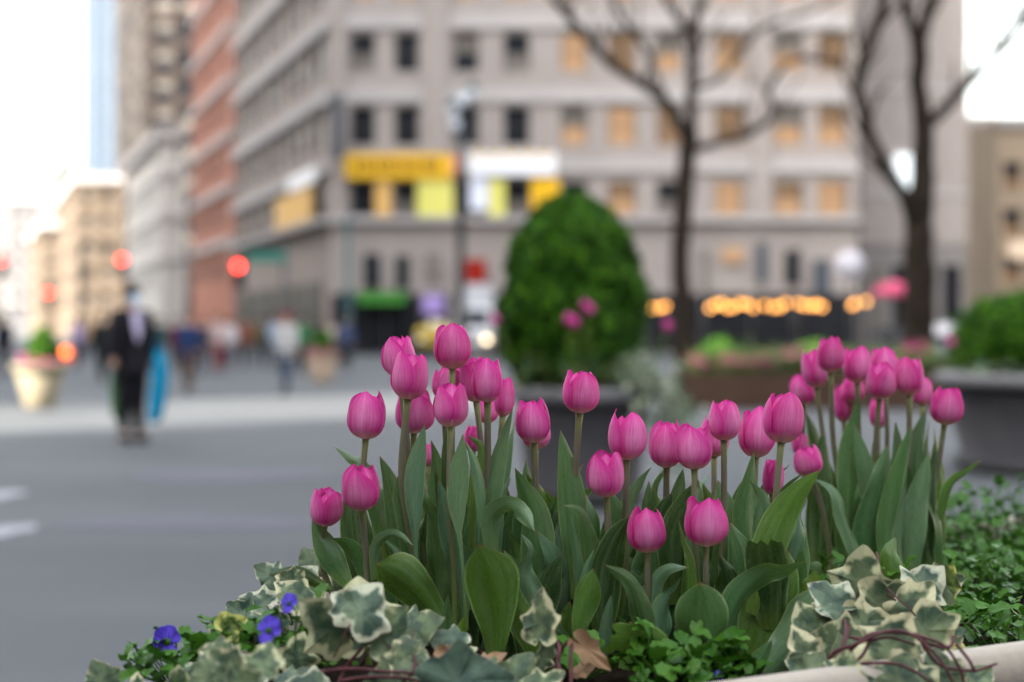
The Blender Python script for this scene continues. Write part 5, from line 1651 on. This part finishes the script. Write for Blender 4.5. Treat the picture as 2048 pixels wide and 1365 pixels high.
# ------------------------------------------------------------------ variegated ivy
def ivy_proto(seed):
    rd = random.Random(seed)
    half = [(0.0, -0.02), (0.10, -0.10), (0.24, -0.14), (0.38, -0.08), (0.44, 0.03), (0.43, 0.14), (0.47, 0.24), (0.60, 0.37), (0.50, 0.45), (0.38, 0.51), (0.33, 0.60), (0.27, 0.72), (0.16, 0.86), (0.05, 0.98), (0.0, 1.0)]
    half = [(x * rd.uniform(.90, 1.10), y + rd.uniform(-.02, .02)) for x, y in half]
    half[0] = (0, -.01); half[-1] = (0, 1.0)
    left = [(-x * rd.uniform(.86, 1.1), y + rd.uniform(-.03, .03)) for x, y in half[1:-1]][::-1]
    k = rd.uniform(.8, 1.2)
    out = smooth_path([half[0]] + half[1:] + left + [half[0]], 73)[:-1]
    n = len(out)
    ss = [0.0, .2, .4, .6, .78, .90, 1.0]
    c = np.array((0.0, 0.30))
    ph = [rd.uniform(0, 6.28) for _ in range(4)]
    v, uvs = [], []
    for s in ss:
        for i, p in enumerate(out):
            q = c + (p - c) * s
            a = i / n
            x, y = q
            z = 0.22 * abs(x) ** 1.3 * rd.choice([1]) * (1 if seed % 3 else -1) - 0.20 * (y - .3) ** 2 * (1 if seed % 2 else -.6)
            z += 0.035 * s ** 2 * (math.sin(6.28 * 5 * a + ph[0]) + .6 * math.sin(6.28 * 8 * a + ph[1]))
            z += 0.10 * s * s * math.sin(6.28 * a + ph[2])
            v.append((x, y, z))
            uvs.append((s, a))
    f = []
    for r_ in range(len(ss) - 1):
        for i in range(n):
            j = (i + 1) % n
            if r_ == 0:
                f.append((i, n + i, n + j))
            else:
                f.append((r_ * n + i, (r_ + 1) * n + i, (r_ + 1) * n + j, r_ * n + j))
    return make_mesh('leaf', v, f, M['ivy'], uvs)


IVY = [ivy_proto(s) for s in range(1, 9)]
DRY = []
for s in (3, 5):
    m_ = IVY[s].copy(); m_.materials.clear(); m_.materials.append(M['dry']); DRY.append(m_)
pm = MB()
pm.tube([(0, 0.02, -.012), (0, -.15, -.05), (0.03, -.34, -.16), (0.02, -.55, -.32)], [.016, .014, .014, .016], 6)
PET = make_mesh('petiole', pm.v, pm.f, M['vine'])


def ivy_plant(label, loc):
    return empty('ivy_plant', loc, label=label, cat='ivy')


def ivy_leaf(plant, px, py, d, size, ang, nx=0.0, nz=0.4, k=0, tint=(1, 1, 1), petiole=True, dry=False, squash=1.0):
    """px, py: leaf stalk end; size: leaf length in photo px; ang: tip direction in the picture (0 right, 90 up); nx, nz tilt its face"""
    p = P(px, py, d)
    s = size / F * d
    n_ = Vector((nx, -1.0, nz)).normalized()
    t = Vector((math.cos(R(ang)), 0.0, math.sin(R(ang))))
    t = (t - n_ * t.dot(n_)).normalized()
    x = t.cross(n_)
    m = Matrix(((x.x, t.x, n_.x), (x.y, t.y, n_.y), (x.z, t.z, n_.z))).to_4x4()
    o = obj('leaf' if not dry else 'dry_leaf', (DRY if dry else IVY)[k % (2 if dry else 8)], plant)
    o.matrix_local = Matrix.Translation(p - plant.location) @ m @ Matrix.Diagonal((s * 1.05 * squash, s, s, 1))
    o.color = (*tint, 1)
    if petiole and not dry:
        obj('petiole', PET, o)
    return o


GRN, YEL, PAL, BLU = (.95, 1.0, .9), (1.05, 1.1, .5), (1.12, 1.12, 1.05), (.95, 1.02, 1.12)
ia = ivy_plant('variegated ivy with the largest leaves spilling over the planter below the small outer tulip', P(700, 1330, 1.74))
# (stalk x, y, d, length, tip angle, nx, nz, proto)
LA = [(735, 1290, 1.66, 165, 105, -.2, .25, 0, GRN), (700, 1275, 1.64, 150, 140, .25, -.1, 1, GRN), (700, 1250, 1.60, 130, 62, .1, .7, 2, BLU), (745, 1290, 1.62, 120, 48, -.3, .2, 3, GRN),
      (640, 1290, 1.66, 120, 165, .2, .2, 4, GRN), (800, 1265, 1.66, 110, 15, -.2, .8, 5, GRN), (720, 1330, 1.62, 110, 150, .1, .5, 6, GRN), (820, 1300, 1.60, 95, 250, .2, .4, 7, PAL),
      (790, 1300, 1.60, 90, 320, -.1, .5, 1, PAL), (560, 1255, 1.72, 90, 150, .0, .7, 2, BLU), (600, 1235, 1.72, 80, 30, .2, .9, 4, BLU), (530, 1280, 1.72, 75, 120, -.2, .3, 3, PAL),
      (442, 1262, 1.70, 66, 28, .1, .35, 0, YEL), (430, 1290, 1.72, 70, 60, -.2, .3, 5, PAL), (215, 1380, 1.62, 80, 118, .1, .2, 6, PAL), (270, 1395, 1.62, 60, 100, -.4, .4, 3, PAL),
      (360, 1390, 1.62, 70, 95, .3, .1, 7, PAL), (375, 1362, 1.64, 70, 50, -.2, .9, 2, BLU), (480, 1375, 1.60, 80, 40, .1, 1.2, 1, BLU), (560, 1370, 1.60, 95, 25, .0, 1.2, 5, BLU),
      (640, 1385, 1.58, 100, 160, .0, .9, 0, BLU), (610, 1210, 1.74, 90, 140, .3, .6, 6, PAL), (600, 1165, 1.78, 60, 170, .2, .4, 7, PAL), (590, 1340, 1.64, 90, 75, .3, .3, 2, GRN),
      (800, 1355, 1.58, 90, 200, .2, .8, 4, PAL), (860, 1345, 1.58, 85, 160, -.2, .8, 6, PAL), (670, 1350, 1.60, 90, 60, .0, .8, 3, GRN), (930, 1290, 1.66, 90, 170, .1, 1.2, 5, BLU)]
for i, q in enumerate(LA):
    if i in (4, 6, 10, 26):
        continue
    q = (*q[:3], q[3] * .86, *q[4:])
    ivy_leaf(ia, *q[:4], q[4], q[5], q[6], q[7], q[8])
for q in [(470, 1345, 1.50, 70, 140, .2, .5, 1, PAL), (425, 1375, 1.48, 70, 110, .1, .4, 6, PAL), (520, 1350, 1.50, 75, 80, .1, .7, 3, GRN), (455, 1310, 1.55, 60, 170, .2, .6, 0, PAL), (500, 1395, 1.46, 80, 120, .1, .5, 7, GRN),
          (560, 1160, 2.0, 60, 150, .2, .8, 5, BLU), (590, 1180, 1.98, 70, 60, .1, .8, 2, BLU), (640, 1150, 2.05, 70, 120, .1, .5, 6, PAL), (540, 1215, 1.86, 70, 160, .1, .8, 3, BLU), (500, 1240, 1.80, 60, 140, .1, .7, 1, BLU),
          (620, 1215, 1.9, 80, 100, -.1, .6, 7, GRN), (690, 1180, 1.95, 70, 80, .1, .3, 4, PAL)]:
    ivy_leaf(ia, *q[:4], q[4], q[5], q[6], q[7], q[8])
ib = ivy_plant('ivy with a dark hanging leaf and dry brown leaves at the planter front', P(1090, 1365, 1.70))
LB = [(860, 1370, 1.56, 170, 8, .0, .9, 6, (.55, .68, .85)), (1085, 1275, 1.66, 100, 92, -.5, .0, 3, PAL), (1095, 1300, 1.66, 60, 240, .3, .1, 7, PAL), (1010, 1385, 1.58, 110, 60, .2, .8, 2, GRN),
      (1000, 1350, 1.60, 70, 150, .1, .8, 5, PAL), (1060, 1380, 1.58, 80, 35, .1, .9, 1, GRN), (940, 1390, 1.56, 90, 150, .1, .7, 0, BLU), (890, 1330, 1.60, 80, 40, .2, .8, 4, GRN)]
for q in LB:
    ivy_leaf(ib, *q[:4], q[4], q[5], q[6], q[7], q[8], squash=.75)
ivy_leaf(ib, 1150, 1280, 1.66, 95, -40, .2, .3, 0, dry=True, squash=.5)
ivy_leaf(ib, 1150, 1345, 1.66, 46, 20, .1, .6, 1, dry=True, squash=.6)
ivy_leaf(ib, 880, 1320, 1.60, 85, 5, .0, .6, 0, dry=True, squash=.6)
ivy_leaf(ib, 960, 1330, 1.62, 60, 30, .3, .7, 1, dry=True, squash=.6)
ic = ivy_plant('variegated ivy with bare red vines spilling beside the soft rear tulip clump', P(1740, 1320, 1.80))
LC = [(1690, 1222, 1.72, 92, 128, .1, .7, 0, BLU), (1715, 1200, 1.76, 110, 82, -.1, .1, 1, GRN), (1700, 1215, 1.77, 95, 30, .2, .3, 4, PAL), (1790, 1200, 1.74, 120, -38, -.1, .3, 2, PAL),
      (1768, 1175, 1.75, 130, 260, .2, .2, 3, PAL), (1830, 1190, 1.76, 90, 45, .2, .6, 5, BLU), (1860, 1180, 1.78, 75, 20, -.2, .5, 6, PAL), (1885, 1185, 1.78, 60, 68, -.5, .2, 7, YEL),
      (1830, 1230, 1.70, 120, -62, .2, .3, 6, PAL), (1720, 1300, 1.68, 110, 165, .1, .3, 5, GRN), (1650, 1290, 1.70, 100, 120, .0, .3, 2, GRN), (1690, 1340, 1.64, 110, 35, .1, .5, 4, PAL),
      (1760, 1330, 1.63, 120, 60, -.2, .3, 7, PAL), (1800, 1372, 1.60, 110, 40, .1, .9, 0, PAL), (1870, 1290, 1.70, 90, -45, .3, .5, 3, PAL), (1905, 1300, 1.70, 70, -70, .5, .4, 1, YEL),
      (1620, 1330, 1.66, 85, 110, .3, .3, 6, PAL), (1610, 1375, 1.62, 90, 60, .1, .6, 2, PAL), (1850, 1340, 1.64, 90, 150, .1, .6, 5, PAL), (1930, 1380, 1.62, 80, 45, .1, .9, 7, PAL),
      (1880, 1370, 1.60, 80, 85, .2, .6, 4, GRN), (1700, 1250, 1.72, 90, 10, .0, .4, 3, PAL), (1660, 1250, 1.75, 80, 70, .2, .5, 7, PAL), (1920, 1250, 1.80, 60, 200, .0, .8, 6, BLU)]
LC += [(1690, 1390, 1.57, 90, 80, .1, .6, 1, GRN), (1735, 1385, 1.58, 85, 115, .2, .7, 6, PAL), (1790, 1390, 1.58, 95, 70, .0, .5, 3, PAL), (1845, 1385, 1.59, 90, 110, -.1, .6, 0, GRN), (1890, 1380, 1.60, 80, 60, .2, .8, 5, PAL),
       (1715, 1350, 1.60, 70, 150, .1, .9, 2, GRN), (1820, 1350, 1.61, 70, 30, .1, .9, 7, GRN)]
for q in LC:
    ivy_leaf(ic, *q[:4], q[4], q[5], q[6], q[7], q[8])


def vine(plant, pts, r_=0.0032):
    w = [P(*p) - plant.location for p in pts]
    path = [Vector(q) for q in smooth_path([tuple(p) for p in w], 6 * len(w))]
    path = [p + Vector((noise.noise(p * 30), 0, noise.noise(p * 30 + Vector((5, 0, 0))))) * 0.003 for p in path]
    mb = MB(); mb.tube(path, [r_ * (1 - .35 * i / len(path)) for i in range(len(path))], 7)
    return mb.build('vine', [M['vine']], plant)


for pts in ([(1640, 1365, 1.64), (1690, 1310, 1.62), (1740, 1270, 1.60), (1820, 1270, 1.60), (1880, 1285, 1.60), (1920, 1340, 1.60), (1935, 1400, 1.6)],
            [(1630, 1370, 1.63), (1665, 1310, 1.62), (1720, 1285, 1.60), (1790, 1262, 1.59), (1850, 1290, 1.59), (1900, 1350, 1.58), (1910, 1400, 1.58)],
            [(1660, 1380, 1.62), (1700, 1335, 1.60), (1770, 1328, 1.58), (1830, 1345, 1.58), (1870, 1372, 1.58)],
            [(1685, 1225, 1.71), (1692, 1262, 1.66), (1680, 1310, 1.63), (1640, 1350, 1.62), (1620, 1400, 1.62)],
            [(1700, 1240, 1.70), (1690, 1290, 1.65), (1655, 1345, 1.62), (1635, 1395, 1.62)],
            [(1840, 1275, 1.60), (1880, 1330, 1.60), (1950, 1342, 1.60), (1996, 1330, 1.60)],
            [(1905, 1272, 1.61), (1900, 1295, 1.60), (1870, 1290, 1.60), (1830, 1268, 1.60)],
            [(1740, 1275, 1.61), (1725, 1310, 1.60), (1700, 1330, 1.61)],
            [(1910, 1290, 1.62), (1935, 1320, 1.60), (1950, 1345, 1.60)],
            [(1700, 1272, 1.62), (1740, 1282, 1.60), (1780, 1275, 1.6), (1830, 1290, 1.6)]):
    vine(ic, pts, 0.0023)
for pts in ([(660, 1400, 1.6), (690, 1340, 1.62), (720, 1300, 1.62), (735, 1285, 1.64)], [(640, 1345, 1.6), (720, 1338, 1.58), (800, 1345, 1.57), (870, 1350, 1.57)], [(760, 1390, 1.58), (770, 1330, 1.6), (750, 1290, 1.63)],
            [(800, 1380, 1.58), (830, 1340, 1.58), (825, 1305, 1.6)], [(680, 1360, 1.58), (760, 1352, 1.57), (840, 1362, 1.57), (900, 1390, 1.57)]):
    vine(ia, pts, 0.0024)
for pts in ([(1095, 1400, 1.62), (1110, 1340, 1.63), (1118, 1300, 1.64), (1108, 1275, 1.66), (1090, 1272, 1.66)], [(1110, 1400, 1.6), (1120, 1350, 1.62), (1112, 1310, 1.64)], [(1140, 1390, 1.62), (1142, 1320, 1.64), (1140, 1282, 1.66), (1120, 1300, 1.66)]):
    vine(ib, pts, 0.0028)

# ------------------------------------------------------------------ violas
def viola_leaf_proto(seed):
    rd = random.Random(seed)
    n = 18
    v, f = [(0, 0.45, 0.02)], []
    for i in range(n):
        a = 2 * math.pi * i / n - math.pi / 2
        r_ = 1.0 + 0.06 * (1 if i % 2 else -1)
        x, y = 0.34 * math.cos(a) * r_, 0.48 + 0.50 * math.sin(a) * r_
        v.append((x, y, 0.25 * abs(x) + 0.05 * math.sin(5 * a + seed) - .22 * (y - .4) ** 2))
    f = [(0, 1 + i, 1 + (i + 1) % n) for i in range(n)]
    return make_mesh('leaf', v, f, M['viola_leaf'])


VL = [viola_leaf_proto(s) for s in range(4)]


def viola_plant(label, loc, rx, ry, h, n, seed, size=0.026, group=None):
    rd = random.Random(seed)
    o = empty('viola_plant', loc, label=label, cat='viola', group=group)
    mb = MB()
    for i in range(n):
        a, q = rd.uniform(0, 6.28), math.sqrt(rd.random())
        x, y = math.cos(a) * q * rx, math.sin(a) * q * ry
        z = h * (1 - .55 * q * q) * rd.uniform(.35, 1.0)
        p = Vector((x, y, z))
        s = size * rd.uniform(.7, 1.35)
        l = obj('leaf', VL[i % 4], o)
        l.location = p
        l.rotation_euler = (rd.uniform(-.2, 1.0), rd.uniform(-.5, .5), rd.uniform(0, 6.28))
        l.scale = (s, s, s)
        if i % 2 == 0:
            mb.tube([(x * .3, y * .3, 0), (x * .7, y * .7, z * .6), p], 0.0011, 4)
    tag(mb.build('stems', [M['viola_leaf']], o), kind='stuff')
    return o


GV = 'low violas filling the planter'
rd = random.Random(5)
spots = []
for i in range(5):                                   # outer end
    q = P(355 + i * 62, 1350 - i * 14, 1.70 + .012 * i)
    spots.append((q.x, q.y, SOIL_Z + .005, .085, .075, .055 + .010 * i))
k = 0
for (x, y, z, rx, ry, h) in spots:
    viola_plant('low leafy viola under the variegated ivy at the planter end with purple flowers', (x, y, z), rx, ry, h, 60, 300 + k, 0.024, GV); k += 1
for yy, xx in [(y_, x_) for y_ in (1.80, 1.93, 2.06, 2.19, 2.32, 2.45, 2.58) for x_ in (0.39, 0.50, 0.61, 0.72, 0.83, 0.94, 1.06, 1.18)] + [(2.56 + (x_ - .53) * .50, x_) for x_ in (.62, .70, .78, .86, .94, 1.02, 1.10)]:
    for _ in (0,):
        if xx / yy > 0.60 or (2.1 < yy < 2.45 and .5 < xx < 0.6) or (xx < .45 and yy < 2.1) or yy > 2.57 + (xx - .53) * .50 or yy < 1.70 + (xx - .53) * .50 + .06:
            continue
        viola_plant('low green viola without flowers in the bed before the soft rear tulips', (xx + rd.uniform(-.03, .03), yy + rd.uniform(-.03, .03), SOIL_Z), .10, .10, rd.uniform(.06, .10) + (.05 if yy > 2.5 + (xx - .53) * .50 else 0), 46, 340 + k, 0.024, GV); k += 1
for i, px in enumerate((1300, 1420)):
    q = P(px + rd.uniform(-10, 10), 1300, 1.715)
    viola_plant('viola foliage behind the front rim of the planter', (q.x, q.y, SOIL_Z), .05, .04, rd.uniform(.055, .085), 30, 500 + i, 0.027, GV)
for (px, py, d_) in ((1390, 1372, 1.66), (1330, 1380, 1.66), (1150, 1370, 1.74)):
    q = P(px, py, d_)
    viola_plant('small viola sprig at the feet of the front tulips', (q.x, q.y, SOIL_Z), .06, .04, .045, 22, 340 + k, 0.026, GV); k += 1

for i, px in enumerate((1375, 1450)):        # foliage spilling over the front rim
    q = P(px + rd.uniform(-12, 12), 1352, 1.635)
    viola_plant('low viola sprig near the front rim of the planter', (q.x, q.y + .06, 0.88), .045, .035, rd.uniform(.03, .05), 20, 400 + i, 0.026, GV)


def viola_flower(label, px, py, d, size, ang, nx, nz, stem_to, group=None):
    """five-petalled purple bloom on its own stalk"""
    p = P(px, py, d)
    b = P(*stem_to)
    o = empty('viola_flower', b, label=label, cat='flower', group=group)
    s = size / F * d
    n_ = Vector((nx, -1, nz)).normalized()
    up = Vector((0, 0, 1)); up = (up - n_ * up.dot(n_)).normalized()
    x = up.cross(n_)
    m = Matrix(((x.x, up.x, n_.x), (x.y, up.y, n_.y), (x.z, up.z, n_.z)))
    for k_, (a, ln, wd) in enumerate(((-90, .50, .34), (25, .46, .30), (155, .46, .30), (68, .54, .30), (112, .54, .30))):
        v, f = [(0, 0, 0.02)], []
        for i in range(14):
            t = 2 * math.pi * i / 14
            lx, ly = ln * (0.5 - 0.5 * math.cos(t)), wd * math.sin(t) * (0.55 + .45 * (0.5 - 0.5 * math.cos(t)))
            lx2 = lx * math.cos(R(a + ang)) - ly * math.sin(R(a + ang)); ly2 = lx * math.sin(R(a + ang)) + ly * math.cos(R(a + ang))
            v.append((lx2, ly2, 0.04 * k_ * .4 + .10 * lx * lx * 4 * .4 + .05 * math.sin(3 * t + k_)))
        f = [(0, 1 + i, 1 + (i + 1) % 14) for i in range(14)]
        v = [m @ (Vector(q) * s) + (p - b) for q in v]
        obj('petal', make_mesh('petal', v, f, M['viola_petal']), o)
    mb = MB(); mb.ball(m @ Vector((0, 0, -.02 * s)) + (p - b), 0.14 * s, 8, 6); mb.build('calyx', [M['viola_leaf']], o)
    mid = (p - b) * .55 + Vector((.004, .01, .012))
    mb = MB(); mb.tube([Vector((0, 0, 0)), mid, (p - b) + n_ * -.002], 0.0013, 6); mb.build('stalk', [M['viola_leaf']], o)
    return o


viola_flower('purple viola bloom standing clear over the pavement', 334, 1284, 1.70, 62, 10, .3, .2, (352, 1345, 1.70))
viola_flower('purple viola bloom among leaves beside the ivy', 538, 1262, 1.56, 56, -15, -.2, .4, (545, 1330, 1.56))
viola_flower('purple viola bloom peeping over the upper ivy leaf edge', 578, 1208, 1.60, 40, 0, -.3, .6, (590, 1300, 1.60))
viola_flower('tiny blue viola bud at the feet of the front tulips', 1438, 1352, 1.66, 22, 30, .3, .3, (1436, 1400, 1.66))
viola_flower('pale purple viola bloom between the middle tulip leaves', 1168, 1118, 1.95, 26, 0, .1, .3, (1170, 1300, 1.95))
